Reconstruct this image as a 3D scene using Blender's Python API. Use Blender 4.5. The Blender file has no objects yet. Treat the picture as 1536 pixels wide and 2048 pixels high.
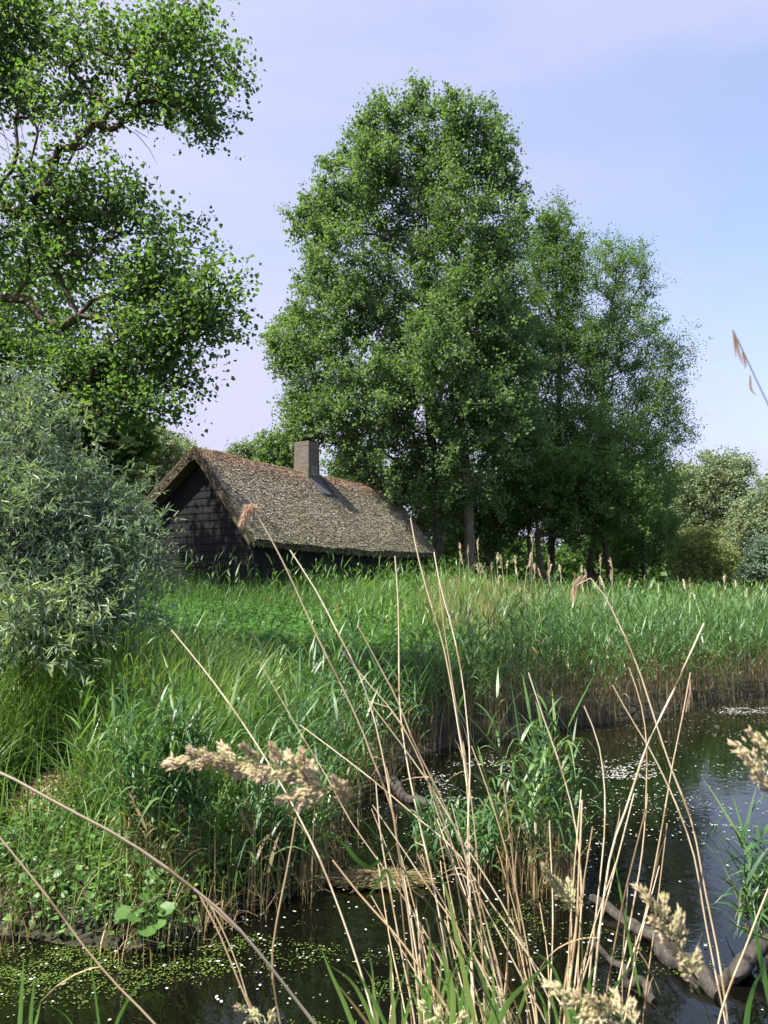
import bpy, math, random
import numpy as np
from mathutils import Vector
random.seed(7)
RNG = np.random.default_rng(11)
C = bpy.context.scene.collection
SC = bpy.context.scene
R = math.radians

# ------------------------------------------------------------------ camera, sky, sun, exposure
EYE = 2.2
PITCH = math.atan(141.0 / 1479.0)
cam_d = bpy.data.cameras.new('camera')
cam = bpy.data.objects.new('camera', cam_d)
C.objects.link(cam)
cam.location = (0, 0, EYE)
cam.rotation_euler = (R(90) + PITCH, 0, 0)
cam_d.sensor_fit = 'VERTICAL'
cam_d.sensor_height = 36.0
cam_d.sensor_width = 36.0
cam_d.lens = 26.0
cam_d.clip_start = 0.05
cam_d.clip_end = 2000
cam_d.dof.use_dof = True
cam_d.dof.focus_distance = 9.0
cam_d.dof.aperture_fstop = 12.0
SC.camera = cam

SUN_AZ, SUN_EL = -116.0, 56.0
W = bpy.data.worlds.new('World')
SC.world = W
W.use_nodes = True
nt = W.node_tree
nt.nodes.clear()
def wn(t): return nt.nodes.new(t)
out = wn('ShaderNodeOutputWorld'); bg = wn('ShaderNodeBackground')
sky = wn('ShaderNodeTexSky'); sky.sky_type = 'NISHITA'; sky.sun_disc = False
sky.sun_elevation = R(SUN_EL); sky.sun_rotation = R(SUN_AZ % 360)
sky.altitude = 0; sky.air_density = 1.0; sky.dust_density = 1.2; sky.ozone_density = 1.6
tc = wn('ShaderNodeTexCoord')
mp = wn('ShaderNodeMapping'); mp.inputs['Scale'].default_value = (1.2, 1.6, 3.4); mp.inputs['Rotation'].default_value = (0.35, 0.5, 0.3)
n1 = wn('ShaderNodeTexNoise'); n1.inputs['Scale'].default_value = 1.5; n1.inputs['Detail'].default_value = 7; n1.inputs['Roughness'].default_value = 0.52; n1.inputs['Distortion'].default_value = 0.5
nt.links.new(tc.outputs['Generated'], mp.inputs['Vector']); nt.links.new(mp.outputs['Vector'], n1.inputs['Vector'])
# thin veil of cirrus, thickest towards the sun side and overhead
dp = wn('ShaderNodeVectorMath'); dp.operation = 'DOT_PRODUCT'
dp.inputs[1].default_value = (-0.62, 0.32, 0.72)
nt.links.new(tc.outputs['Generated'], dp.inputs[0])
mr = wn('ShaderNodeMapRange'); mr.inputs['From Min'].default_value = 0.12; mr.inputs['From Max'].default_value = 0.92
mr.inputs['To Min'].default_value = 0.30; mr.inputs['To Max'].default_value = 0.95
nt.links.new(dp.outputs['Value'], mr.inputs['Value'])
nr = wn('ShaderNodeMapRange'); nr.inputs['From Min'].default_value = 0.36; nr.inputs['From Max'].default_value = 0.68
nr.inputs['To Min'].default_value = -0.16; nr.inputs['To Max'].default_value = 0.30
nt.links.new(n1.outputs['Fac'], nr.inputs['Value'])
ad = wn('ShaderNodeMath'); ad.operation = 'ADD'; ad.use_clamp = True
nt.links.new(mr.outputs['Result'], ad.inputs[0]); nt.links.new(nr.outputs['Result'], ad.inputs[1])
sx = wn('ShaderNodeSeparateXYZ'); nt.links.new(tc.outputs['Generated'], sx.inputs[0])
hz = wn('ShaderNodeMapRange'); hz.inputs['From Min'].default_value = 0.0; hz.inputs['From Max'].default_value = 0.42
hz.inputs['To Min'].default_value = 0.70; hz.inputs['To Max'].default_value = 0.0
nt.links.new(sx.outputs['Z'], hz.inputs['Value'])
ad2 = wn('ShaderNodeMath'); ad2.operation = 'ADD'; ad2.use_clamp = True
nt.links.new(ad.outputs['Value'], ad2.inputs[0]); nt.links.new(hz.outputs['Result'], ad2.inputs[1])
mx = wn('ShaderNodeMix'); mx.data_type = 'RGBA'
nt.links.new(ad2.outputs['Value'], mx.inputs['Factor'])
nt.links.new(sky.outputs['Color'], mx.inputs['A'])
mx.inputs['B'].default_value = (2.40, 2.40, 3.35, 1)
nt.links.new(mx.outputs['Result'], bg.inputs['Color'])
bg.inputs['Strength'].default_value = 0.098
nt.links.new(bg.outputs['Background'], out.inputs['Surface'])

sun_d = bpy.data.lights.new('sun', 'SUN'); sun_d.energy = 4.1; sun_d.angle = R(0.6); sun_d.color = (1.0, 0.955, 0.87)
sun = bpy.data.objects.new('sun', sun_d); C.objects.link(sun)
sdir = Vector((math.sin(R(SUN_AZ)) * math.cos(R(SUN_EL)), math.cos(R(SUN_AZ)) * math.cos(R(SUN_EL)), math.sin(R(SUN_EL))))
sun.rotation_euler = sdir.to_track_quat('Z', 'Y').to_euler()
sun.location = (-20, -5, 40)

SC.view_settings.view_transform = 'Standard'
SC.view_settings.look = 'None'
SC.view_settings.exposure = 1.68
SC.view_settings.gamma = 1.0
SC.view_settings.use_curve_mapping = False
SC.cycles.max_bounces = 9
SC.cycles.diffuse_bounces = 5
SC.cycles.glossy_bounces = 3
SC.cycles.transmission_bounces = 5
SC.cycles.transparent_max_bounces = 4
SC.cycles.caustics_reflective = False
SC.cycles.caustics_refractive = False

# ------------------------------------------------------------------ projection helpers (full-size photo pixels -> world)
F0 = 1479.0
cp, sp_ = math.cos(PITCH), math.sin(PITCH)
def at(u, v, d):
    x = (u - 768.0) / F0; y = (1024.0 - v) / F0
    Y = cp - y * sp_; Z = sp_ + y * cp
    k = d / Y
    return np.array([x * k, d, EYE + Z * k])
def ground_at(u, v, z=0.0):
    x = (u - 768.0) / F0; y = (1024.0 - v) / F0
    Y = cp - y * sp_; Z = sp_ + y * cp
    k = (z - EYE) / Z
    return np.array([x * k, Y * k, z])
def project(P):
    X = P[:, 0]; Y = P[:, 1]; Z = P[:, 2] - EYE
    f = Y * cp + Z * sp_; y = -Y * sp_ + Z * cp
    f = np.where(f < 1e-3, 1e-3, f)
    return 768 + X / f * F0, 1024 - y / f * F0

# ------------------------------------------------------------------ noise
def vnoise(x, y, seed=0):
    xi = np.floor(x).astype(np.int64); yi = np.floor(y).astype(np.int64)
    xf = x - xi; yf = y - yi
    def h(a, b):
        n = (a * 374761393 + b * 668265263 + seed * 982451653) & 0x7fffffff
        n = ((n ^ (n >> 13)) * 1274126177) & 0x7fffffff
        return ((n ^ (n >> 16)) & 0xffff) / 65535.0
    u = xf * xf * (3 - 2 * xf); v = yf * yf * (3 - 2 * yf)
    return (h(xi, yi) * (1 - u) + h(xi + 1, yi) * u) * (1 - v) + (h(xi, yi + 1) * (1 - u) + h(xi + 1, yi + 1) * u) * v
def fbm(x, y, seed=0, o=4):
    s = 0; a = 0.5; t = 0
    for k in range(o):
        s = s + a * vnoise(x * 2 ** k, y * 2 ** k, seed + k * 17); t += a; a *= 0.5
    return s / t
def sstep(a, b, x):
    t = np.clip((x - a) / (b - a), 0, 1); return t * t * (3 - 2 * t)
def unit(v): return v / np.maximum(np.linalg.norm(v, axis=-1, keepdims=True), 1e-9)
def rsph(n):
    return unit(RNG.normal(size=(n, 3)))
def uni(a, b, n): return RNG.uniform(a, b, n)

# ------------------------------------------------------------------ mesh building
class Geo:
    def __init__(s): s.V = []; s.F = []; s.T = []; s.n = 0; s.M = []
    def add(s, V, F, tint=0.5, mi=0):
        V = np.asarray(V, float).reshape(-1, 3); F = np.asarray(F, np.int64)
        s.V.append(V); s.F.append(F + s.n); s.n += len(V)
        t = np.asarray(tint, float)
        if t.ndim == 0: t = np.full(len(F), float(t))
        s.T.append(t); s.M.append(np.full(len(F), mi, np.int32))
        return s
    def mesh(s, name, mats, smooth=False):
        me = bpy.data.meshes.new(name)
        V = np.concatenate(s.V) if s.V else np.zeros((0, 3))
        me.vertices.add(len(V)); me.vertices.foreach_set('co', V.astype(np.float32).ravel())
        loops = np.concatenate([f.ravel() for f in s.F]); sizes = np.concatenate([np.full(len(f), f.shape[1]) for f in s.F])
        me.loops.add(len(loops)); me.loops.foreach_set('vertex_index', loops.astype(np.int32))
        starts = np.concatenate([[0], np.cumsum(sizes)[:-1]])
        me.polygons.add(len(sizes)); me.polygons.foreach_set('loop_start', starts.astype(np.int32))
        me.polygons.foreach_set('material_index', np.concatenate(s.M))
        me.polygons.foreach_set('use_smooth', np.full(len(sizes), bool(smooth)))
        me.update(calc_edges=True)
        a = me.attributes.new('tint', 'FLOAT', 'FACE'); a.data.foreach_set('value', np.concatenate(s.T).astype(np.float32))
        for m in (mats if isinstance(mats, (list, tuple)) else [mats]): me.materials.append(m)
        return me
    def obj(s, name, mats, parent=None, smooth=False, loc=None):
        if loc is not None:
            s.V = [v - np.asarray(loc) for v in s.V]
        o = bpy.data.objects.new(name, s.mesh(name, mats, smooth)); C.objects.link(o)
        if loc is not None and parent is None: o.location = tuple(loc)
        if parent is not None: o.parent = parent
        return o

def tag(o, label=None, cat=None, group=None, kind=None):
    if label: o['label'] = label
    if cat: o['category'] = cat
    if group: o['group'] = group
    if kind: o['kind'] = kind
    return o
def thing(name, label, cat, loc=(0, 0, 0), group=None):
    o = bpy.data.objects.new(name, None); C.objects.link(o); o.location = tuple(loc); o.empty_display_size = 0.2
    return tag(o, label, cat, group)

def ribbons(g, Cn, side, w, tint):
    """Cn (N,S,3) centre lines, side (N,S,3) or (N,3), w (N,S) half widths"""
    N, S, _ = Cn.shape
    if side.ndim == 2: side = side[:, None, :]
    L = Cn - side * w[..., None]; Rr = Cn + side * w[..., None]
    V = np.stack([L, Rr], 2).reshape(-1, 3)
    b = (np.arange(N) * S * 2)[:, None] + (np.arange(S - 1) * 2)[None, :]
    Fq = np.stack([b, b + 1, b + 3, b + 2], -1).reshape(-1, 4)
    t = np.asarray(tint, float)
    if t.ndim == 1: t = np.repeat(t, S - 1)
    elif t.ndim == 2: t = t[:, :S - 1].ravel()
    g.add(V, Fq, t)
def tubes(g, Pn, rad, m=5, tint=0.5):
    """Pn (N,S,3), rad (N,S)"""
    N, S, _ = Pn.shape
    T = np.gradient(Pn, axis=1); T = unit(T)
    ref = np.where(np.abs(T[..., 2:3]) > 0.9, np.array([1.0, 0, 0]), np.array([0, 0, 1.0]))
    A = unit(np.cross(T, ref)); B = np.cross(T, A)
    an = np.arange(m) * 2 * np.pi / m
    ring = A[..., None, :] * np.cos(an)[:, None] + B[..., None, :] * np.sin(an)[:, None]
    V = (Pn[..., None, :] + ring * rad[..., None, None]).reshape(-1, 3)
    n = np.arange(N)[:, None, None] * S * m; s_ = np.arange(S - 1)[None, :, None] * m; k = np.arange(m)[None, None, :]; k2 = (k + 1) % m
    Fq = np.stack([n + s_ + k, n + s_ + k2, n + s_ + m + k2, n + s_ + m + k], -1).reshape(-1, 4)
    t = np.asarray(tint, float)
    if t.ndim == 1: t = np.repeat(t, (S - 1) * m)
    elif t.ndim == 2: t = np.repeat(t[:, :S - 1].ravel(), m)
    g.add(V, Fq, t)
def leaves(g, pos, direc, normal, size, tmpl, tint):
    """instances of a leaf template: local x = width, y = length, z = normal"""
    tv, tf = tmpl
    y = unit(direc); x = unit(np.cross(y, normal)); z = np.cross(x, y)
    V = pos[:, None, :] + size[:, None, None] * (tv[None, :, 0:1] * x[:, None, :] + tv[None, :, 1:2] * y[:, None, :] + tv[None, :, 2:3] * z[:, None, :])
    nv = len(tv); N = len(pos)
    for f in tf:
        Fq = (np.arange(N) * nv)[:, None] + np.array(f)[None, :]
        g.F.append(Fq + g.n); g.T.append(np.asarray(tint, float)); g.M.append(np.zeros(N, np.int32))
    g.V.append(V.reshape(-1, 3)); g.n += N * nv
T_RHOMB = (np.array([[0, 0, 0], [-.46, .42, .10], [0, 1, 0], [.46, .42, .10]]), [(0, 3, 2), (0, 2, 1)])
T_POPLAR = (np.array([[0, 0, 0], [-.48, .26, .09], [-.34, .62, .08], [0, 1.05, -.05], [.34, .62, .08], [.48, .26, .09]]), [(0, 5, 4, 3), (0, 3, 2, 1)])
T_WILLOW = (np.array([[0, 0, 0], [-.09, .3, .02], [-.085, .62, -.03], [0, 1, -.14], [.085, .62, -.03], [.09, .3, .02]]), [(0, 5, 4, 3), (0, 3, 2, 1)])
T_NETTLE = (np.array([[0, 0, 0], [-.27, .25, .06], [-.20, .6, .02], [0, 1, -.12], [.20, .6, .02], [.27, .25, .06]]), [(0, 5, 4, 3), (0, 3, 2, 1)])
T_ROUND = (np.array([[0, 0.08, 0], [-.32, 0, .03], [-.52, .35, .07], [-.36, .8, .03], [0, .98, 0], [.36, .8, .03], [.52, .35, .07], [.32, 0, .03]]),
           [(0, 7, 6, 5), (0, 5, 4, 3), (0, 3, 2, 1)])

# ------------------------------------------------------------------ materials
def newmat(name):
    m = bpy.data.materials.new(name); m.use_nodes = True; m.node_tree.nodes.clear(); return m, m.node_tree
def nn(t, kind, **kw):
    n = t.nodes.new(kind)
    for k, v in kw.items():
        if k in n.inputs: n.inputs[k].default_value = v
        else: setattr(n, k, v)
    return n
def ramp(t, stops, interp='LINEAR'):
    n = t.nodes.new('ShaderNodeValToRGB'); n.color_ramp.interpolation = interp
    while len(n.color_ramp.elements) < len(stops): n.color_ramp.elements.new(0.5)
    for e, (p, c) in zip(n.color_ramp.elements, stops): e.position = p; e.color = (*c, 1)
    return n
def leafmat(name, stops, trans=0.3, rough=0.5, spec=0.35, tcol=(1.25, 1.3, 0.55), back=None):
    m, t = newmat(name)
    o = nn(t, 'ShaderNodeOutputMaterial'); at_ = nn(t, 'ShaderNodeAttribute', attribute_name='tint')
    rp = ramp(t, stops); t.links.new(at_.outputs['Fac'], rp.inputs['Fac'])
    col = rp.outputs['Color']
    if back is not None:
        ge = nn(t, 'ShaderNodeNewGeometry'); mb = nn(t, 'ShaderNodeMix', data_type='RGBA', blend_type='MIX')
        t.links.new(ge.outputs['Backfacing'], mb.inputs['Factor']); t.links.new(col, mb.inputs['A']); mb.inputs['B'].default_value = (*back, 1)
        col = mb.outputs['Result']
    p = nn(t, 'ShaderNodeBsdfPrincipled', Roughness=rough); p.inputs['Specular IOR Level'].default_value = spec
    t.links.new(col, p.inputs['Base Color'])
    if trans <= 0:
        t.links.new(p.outputs[0], o.inputs['Surface']); return m
    tr = nn(t, 'ShaderNodeBsdfTranslucent'); mc = nn(t, 'ShaderNodeMix', data_type='RGBA', blend_type='MULTIPLY'); mc.inputs['Factor'].default_value = 1
    t.links.new(rp.outputs['Color'], mc.inputs['A']); mc.inputs['B'].default_value = (*[c * 1.5 for c in tcol], 1)
    t.links.new(mc.outputs['Result'], tr.inputs['Color'])
    ms = nn(t, 'ShaderNodeMixShader'); ms.inputs['Fac'].default_value = trans
    t.links.new(p.outputs[0], ms.inputs[1]); t.links.new(tr.outputs[0], ms.inputs[2]); t.links.new(ms.outputs[0], o.inputs['Surface'])
    return m
M_POPLAR = leafmat('poplar_leaf', [(0, (.064, .115, .040)), (.5, (.098, .168, .054)), (1, (.155, .235, .085))], .40, .55, .35, back=(.12, .17, .095))
M_POPLAR_NEAR = leafmat('near_poplar_leaf', [(0, (.048, .094, .028)), (.5, (.078, .142, .040)), (1, (.135, .205, .062))], .50, .5, .35, back=(.08, .13, .06))
M_FINE = leafmat('fine_leaf', [(0, (.058, .110, .034)), (.5, (.088, .158, .046)), (1, (.14, .215, .068))], .42, .5, .3)
M_WILLOW = leafmat('willow_leaf', [(0, (.092, .150, .092)), (.55, (.140, .212, .132)), (.85, (.20, .27, .14)), (1, (.24, .31, .09))], .25, .5, .4, back=(.28, .33, .27))
M_PALE = leafmat('pale_willow_leaf', [(0, (.135, .18, .095)), (.5, (.195, .245, .135)), (1, (.26, .305, .17))], .25, .55, .3, back=(.16, .20, .13))
M_YELLOW = leafmat('yellow_leaf', [(0, (.12, .155, .05)), (1, (.22, .26, .09))], .3, .55, .3)
M_ELDER = leafmat('elder_leaf', [(0, (.045, .095, .022)), (1, (.12, .19, .05))], .35, .5, .3)
M_FLOWER = leafmat('elder_flower', [(0, (.42, .45, .26)), (1, (.62, .62, .42))], .2, .7, .1, tcol=(.8, .8, .7))
GREEN = [(0, (.034, .080, .024)), (.3, (.060, .140, .034)), (.6, (.115, .215, .050)), (.74, (.19, .28, .075)), (.78, (.20, .18, .08)), (.88, (.27, .20, .105)), (1, (.42, .34, .21))]
M_GRASS = leafmat('grass_blade', GREEN, .30, .42, .4)
M_REED = leafmat('reed_blade', [(0, (.036, .086, .034)), (.35, (.066, .145, .044)), (.7, (.135, .225, .065)), (.78, (.16, .16, .07)), (.86, (.22, .16, .085)), (1, (.40, .31, .19))], .26, .42, .4)
M_NETTLE = leafmat('nettle_leaf', [(0, (.030, .080, .024)), (.6, (.055, .140, .034)), (1, (.09, .19, .05))], .3, .5, .3)
M_COVER = leafmat('cover_leaf', [(0, (.050, .115, .028)), (.6, (.10, .19, .045)), (1, (.17, .27, .075))], .3, .45, .35)
M_STRAW = leafmat('straw', [(0, (.20, .13, .07)), (.5, (.44, .32, .18)), (1, (.74, .64, .46))], .12, .5, .35, tcol=(.8, .7, .45))
M_DUCK = leafmat('duckweed', [(0, (.05, .085, .012)), (.6, (.085, .135, .02)), (1, (.16, .21, .06))], 0, .5, .35)
M_FLUFF = leafmat('fluff', [(0, (.22, .21, .18)), (1, (.60, .59, .54))], 0, .8, .1)

def barkmat(name, c1, c2, scale=6.0):
    m, t = newmat(name); o = nn(t, 'ShaderNodeOutputMaterial'); p = nn(t, 'ShaderNodeBsdfPrincipled', Roughness=.85)
    tc = nn(t, 'ShaderNodeTexCoord'); mp = nn(t, 'ShaderNodeMapping'); mp.inputs['Scale'].default_value = (1, 1, .22)
    n = nn(t, 'ShaderNodeTexNoise', Scale=scale, Detail=6.0, Roughness=.65)
    t.links.new(tc.outputs['Object'], mp.inputs['Vector']); t.links.new(mp.outputs['Vector'], n.inputs['Vector'])
    rp = ramp(t, [(.35, c1), (.65, c2)]); t.links.new(n.outputs['Fac'], rp.inputs['Fac']); t.links.new(rp.outputs['Color'], p.inputs['Base Color'])
    b = nn(t, 'ShaderNodeBump', Strength=.6, Distance=.03); t.links.new(n.outputs['Fac'], b.inputs['Height']); t.links.new(b.outputs['Normal'], p.inputs['Normal'])
    t.links.new(p.outputs[0], o.inputs['Surface']); return m
M_BARK = barkmat('poplar_bark', (.05, .045, .03), (.16, .145, .10))
M_BARK_DARK = barkmat('dark_bark', (.035, .028, .018), (.10, .08, .05))
M_BARK_GOLD = barkmat('lichen_bark', (.030, .021, .011), (.095, .064, .026))
M_LOG = barkmat('weathered_wood', (.016, .013, .010), (.070, .058, .045), 18)

# ------------------------------------------------------------------ terrain
shore_px = [(-420, 1862), (0, 1868), (160, 1892), (330, 1902), (440, 1838), (590, 1792), (650, 1705), (690, 1610), (780, 1535), (890, 1495), (1000, 1480),
            (1150, 1452), (1300, 1436), (1400, 1408), (1536, 1385)]
SH = np.array([ground_at(u, v)[:2] for u, v in shore_px])
SH = np.vstack([[-60, 5.5], [-14, 4.9], SH, [12, 17.5], [18, 20], [30, 22], [70, 23]])
POLY = np.vstack([SH, [70, 900], [-60, 900]])
def shore_t(x, y):
    """signed distance to the far shoreline, positive on land"""
    P = np.stack([x, y], -1).reshape(-1, 2)
    d = np.full(len(P), 1e9)
    for a, b in zip(SH[:-1], SH[1:]):
        ab = b - a; t = np.clip(((P - a) @ ab) / (ab @ ab), 0, 1)
        d = np.minimum(d, np.linalg.norm(P - (a + t[:, None] * ab), axis=1))
    ins = np.zeros(len(P), bool)
    n = len(POLY)
    for i in range(n):
        a = POLY[i]; b = POLY[(i + 1) % n]
        c = ((a[1] > P[:, 1]) != (b[1] > P[:, 1]))
        xx = (b[0] - a[0]) * (P[:, 1] - a[1]) / (b[1] - a[1] + 1e-12) + a[0]
        ins ^= c & (P[:, 0] < xx)
    far = (np.abs(P[:, 0] + 0) > 59) & (P[:, 1] > 23)
    ins = ins | far
    return np.where(ins, d, -d).reshape(np.shape(x))
def height(x, y):
    x = np.asarray(x, float); y = np.asarray(y, float)
    t = shore_t(x, y)
    k = 1 - .48 * sstep(1, 9, x)
    tl = np.maximum(t, 0)
    land = .16 * sstep(0, .35, t) + np.minimum(.088 * tl * k, 1.28 * (0.45 + .55 * k)) + .10 * (fbm(x * .9, y * .9, 3) - .5) * sstep(0.2, 2, t)
    land = land + (.10 * sstep(.25, .9, t) + .22 * sstep(.8, 2.4, t)) * (1 - sstep(-1.6, .6, x)) * (1 - sstep(11, 16, y))
    bed = -.55 * sstep(0, 1.5, -t) - .02
    h = np.where(t > 0, land, bed)
    tn = (2.05 + .25 * np.sin(x * 1.3) + .1 * np.sin(x * 4.1) + np.clip((x - 1.2) * .45, 0, 1.0)) - y   # bank the camera stands on
    near = .16 * sstep(0, .3, tn) + np.minimum(.25 * np.maximum(tn, 0), .42)
    return np.where(tn > 0, np.maximum(near, h), np.where(tn > -1, np.maximum(h, -.55 * (-tn)), h))
def gp(x, y): return np.stack([x, y, height(x, y)], -1)

def graded(lo, hi, a, b, step, grow=1.25):
    c = list(np.arange(a, b, step)); s = step; v = b
    while v < hi: c.append(v); s *= grow; v += s
    s = step; v = a - step; pre = []
    while v > lo: pre.append(v); s *= grow; v -= s
    return np.array(sorted([lo] + pre + c + [hi]))
gx = graded(-700, 700, -9, 12, .16); gy = graded(-60, 1200, .5, 26, .16)
GX, GY = np.meshgrid(gx, gy)
GZ = height(GX, GY)
g = Geo(); nx, ny = len(gx), len(gy)
i = (np.arange(ny - 1)[:, None] * nx + np.arange(nx - 1)[None, :])
g.add(np.stack([GX, GY, GZ], -1), np.stack([i, i + 1, i + nx + 1, i + nx], -1).reshape(-1, 4))
m, t = newmat('soil'); o = nn(t, 'ShaderNodeOutputMaterial'); p = nn(t, 'ShaderNodeBsdfPrincipled', Roughness=.95)
tc = nn(t, 'ShaderNodeTexCoord'); n = nn(t, 'ShaderNodeTexNoise', Scale=3.0, Detail=8.0, Roughness=.7)
t.links.new(tc.outputs['Object'], n.inputs['Vector'])
rp = ramp(t, [(.3, (.010, .008, .005)), (.5, (.020, .018, .009)), (.7, (.032, .034, .013))]); t.links.new(n.outputs['Fac'], rp.inputs['Fac']); t.links.new(rp.outputs['Color'], p.inputs['Base Color'])
b = nn(t, 'ShaderNodeBump', Strength=.8, Distance=.05); t.links.new(n.outputs['Fac'], b.inputs['Height']); t.links.new(b.outputs['Normal'], p.inputs['Normal'])
t.links.new(p.outputs[0], o.inputs['Surface'])
tag(g.obj('ground', m, smooth=True), 'dark soil of the pond banks and the raised ground around the hut', None, None, 'structure')

m, t = newmat('pond_water'); o = nn(t, 'ShaderNodeOutputMaterial'); p = nn(t, 'ShaderNodeBsdfPrincipled', Roughness=.025)
p.inputs['Base Color'].default_value = (.003, .003, .002, 1); p.inputs['IOR'].default_value = 1.45; p.inputs['Specular IOR Level'].default_value = .5
tc = nn(t, 'ShaderNodeTexCoord'); n = nn(t, 'ShaderNodeTexNoise', Scale=7.0, Detail=3.0, Roughness=.5)
t.links.new(tc.outputs['Object'], n.inputs['Vector'])
b = nn(t, 'ShaderNodeBump', Strength=.11, Distance=.02); t.links.new(n.outputs['Fac'], b.inputs['Height']); t.links.new(b.outputs['Normal'], p.inputs['Normal'])
t.links.new(p.outputs[0], o.inputs['Surface'])
g = Geo(); g.add([[-60, -3, 0], [70, -3, 0], [70, 23.5, 0], [-60, 23.5, 0]], [[0, 1, 2, 3]])
tag(g.obj('water', m), 'dark still pond water with duckweed and floating seed fluff', None, None, 'structure')

# ------------------------------------------------------------------ the thatched hut
ANG = math.atan((1646 - 768) / F0)                       # heading of the ridge
AX = np.array([math.sin(ANG), math.cos(ANG), 0]); BX = np.array([math.cos(ANG), -math.sin(ANG), 0]); ZX = np.array([0, 0, 1.0])
eave = at(510, 1076, 21.0)                                # lower near corner of the thatch
RISE, HALF, LEFT, TL = 2.98, 2.42, 2.95, .76             # right slope rise over HALF; left slope TL
OH = .42                                                  # verge overhang
apex = eave - BX * HALF + ZX * RISE
HL = 11.45
zg = 1.35
org = np.array([apex[0], apex[1], zg])                    # local origin under the near apex
hut = thing('thatched_hut', 'black weatherboarded hut with a mossy thatched roof and brick chimney', 'hut', org)
def hw(a, b, z): return AX * a + BX * b + ZX * z         # local -> world offset
ridge_z = apex[2] - zg
def roof_z(b):
    b = np.asarray(b, float)
    zr = ridge_z - RISE / HALF * b; zl = ridge_z + TL * b
    z = np.where(b > 0, zr, zl)
    return z - .10 * np.exp(-(b / .22) ** 2)
# thatch shell
NB, NA = 44, 70
bs = np.concatenate([np.linspace(-LEFT, -.3, 18), np.linspace(-.25, .25, 9), np.linspace(.3, HALF, 17)])
as_ = np.linspace(0, HL, NA)
A_, B_ = np.meshgrid(as_, bs, indexing='ij')
lump = (fbm(A_ * .8, B_ * .9, 5) - .5) * .10 + (fbm(A_ * 3.2, B_ * 3, 9) - .5) * .05
sag = -.10 * np.sin(np.pi * A_ / HL) * 1.0
Zt = roof_z(B_) + lump + sag
nb = len(bs); nrm = np.where(B_ > 0, 1, -1)
slr = math.atan(RISE / HALF); sll = math.atan(TL)
nB = np.where(B_ > .2, math.sin(slr), np.where(B_ < -.2, -math.sin(sll), 0)); nZ = np.sqrt(1 - nB ** 2)
THK = .30
top = AX * A_[..., None] + BX * B_[..., None] + ZX * Zt[..., None]
bot = AX * (A_[..., None] + 0) + BX * (B_ - nB * THK)[..., None] + ZX * (roof_z(B_) + sag - nZ * THK - np.where(np.abs(B_) < .2, .08, 0))[..., None]
g = Geo()
idx = np.arange(NA * nb).reshape(NA, nb)
q = np.stack([idx[:-1, :-1], idx[1:, :-1], idx[1:, 1:], idx[:-1, 1:]], -1).reshape(-1, 4)
nV = NA * nb
g.add(np.concatenate([top.reshape(-1, 3), bot.reshape(-1, 3)]), np.concatenate([
    q[:, ::-1], q + nV,
    np.stack([idx[0, :-1], idx[0, 1:], idx[0, 1:] + nV, idx[0, :-1] + nV], -1),
    np.stack([idx[-1, 1:], idx[-1, :-1], idx[-1, :-1] + nV, idx[-1, 1:] + nV], -1),
    np.stack([idx[:-1, -1], idx[1:, -1], idx[1:, -1] + nV, idx[:-1, -1] + nV], -1),
    np.stack([idx[1:, 0], idx[:-1, 0], idx[:-1, 0] + nV, idx[1:, 0] + nV], -1)]), .0)
# shaggy reed ends over both slopes
def tufts(n, right=True):
    a = uni(0.0, HL, n); s = uni(.0, 1, n)
    bb = s * HALF if right else -s * LEFT
    ang = slr if right else sll; sg = 1 if right else -1
    z = roof_z(bb) - .10 * np.sin(np.pi * a / HL) + (fbm(a * .8, bb * .9, 5) - .5) * .10
    pos = AX * a[:, None] + BX * bb[:, None] + ZX * z[:, None]
    nrm_ = (BX * math.sin(ang) * sg + ZX * math.cos(ang))[None, :] + RNG.normal(size=(n, 3)) * .20
    down = (BX * math.cos(ang) * sg - ZX * math.sin(ang))[None, :] + RNG.normal(size=(n, 3)) * .22 + (BX * math.sin(ang) * sg + ZX * math.cos(ang)) * uni(.03, .28, n)[:, None]
    ln = uni(.04, .085, n)
    tv = np.array([[-.16, 0, 0], [.16, 0, 0], [.16, 1, .02], [-.16, 1, .02]])
    patch = fbm(a * .55, bb * .7, 21); fine = RNG.random(n)
    tint = .25 + .6 * fine
    leaves(g, pos + unit(nrm_) * .01, down, unit(nrm_), ln, (tv, [(0, 1, 2, 3)]), tint)
tufts(120000, True); tufts(9000, False)
# ragged fringe along the near verge and the eave
n = 2600
b0 = uni(-LEFT, HALF, n); pos = AX * (uni(-.02, .05, n))[:, None] + BX * b0[:, None] + ZX * (roof_z(b0) - uni(0, .28, n))[:, None]
d = -AX * uni(.5, 1, n)[:, None] + RNG.normal(size=(n, 3)) * .3 - ZX * .25
leaves(g, pos, d, rsph(n), uni(.03, .07, n), (np.array([[-.2, 0, 0], [.2, 0, 0], [.1, 1, 0], [-.1, 1, 0]]), [(0, 1, 2, 3)]), uni(.1, .5, n))
n = 2600
a0 = uni(0, HL, n); pos = AX * a0[:, None] + BX * (HALF - uni(0, .05, n))[:, None] + ZX * (roof_z(np.full(n, HALF)) - .10 * np.sin(np.pi * a0 / HL) - uni(0, .2, n))[:, None]
d = BX * uni(.2, .9, n)[:, None] + RNG.normal(size=(n, 3)) * .25 - ZX * .6
leaves(g, pos, d, rsph(n), uni(.04, .09, n), (np.array([[-.2, 0, 0], [.2, 0, 0], [.1, 1, 0], [-.1, 1, 0]]), [(0, 1, 2, 3)]), uni(.1, .6, n))
m, t = newmat('thatch'); o = nn(t, 'ShaderNodeOutputMaterial'); p = nn(t, 'ShaderNodeBsdfPrincipled', Roughness=.9); p.inputs['Specular IOR Level'].default_value = .15
at_ = nn(t, 'ShaderNodeAttribute', attribute_name='tint')
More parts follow.
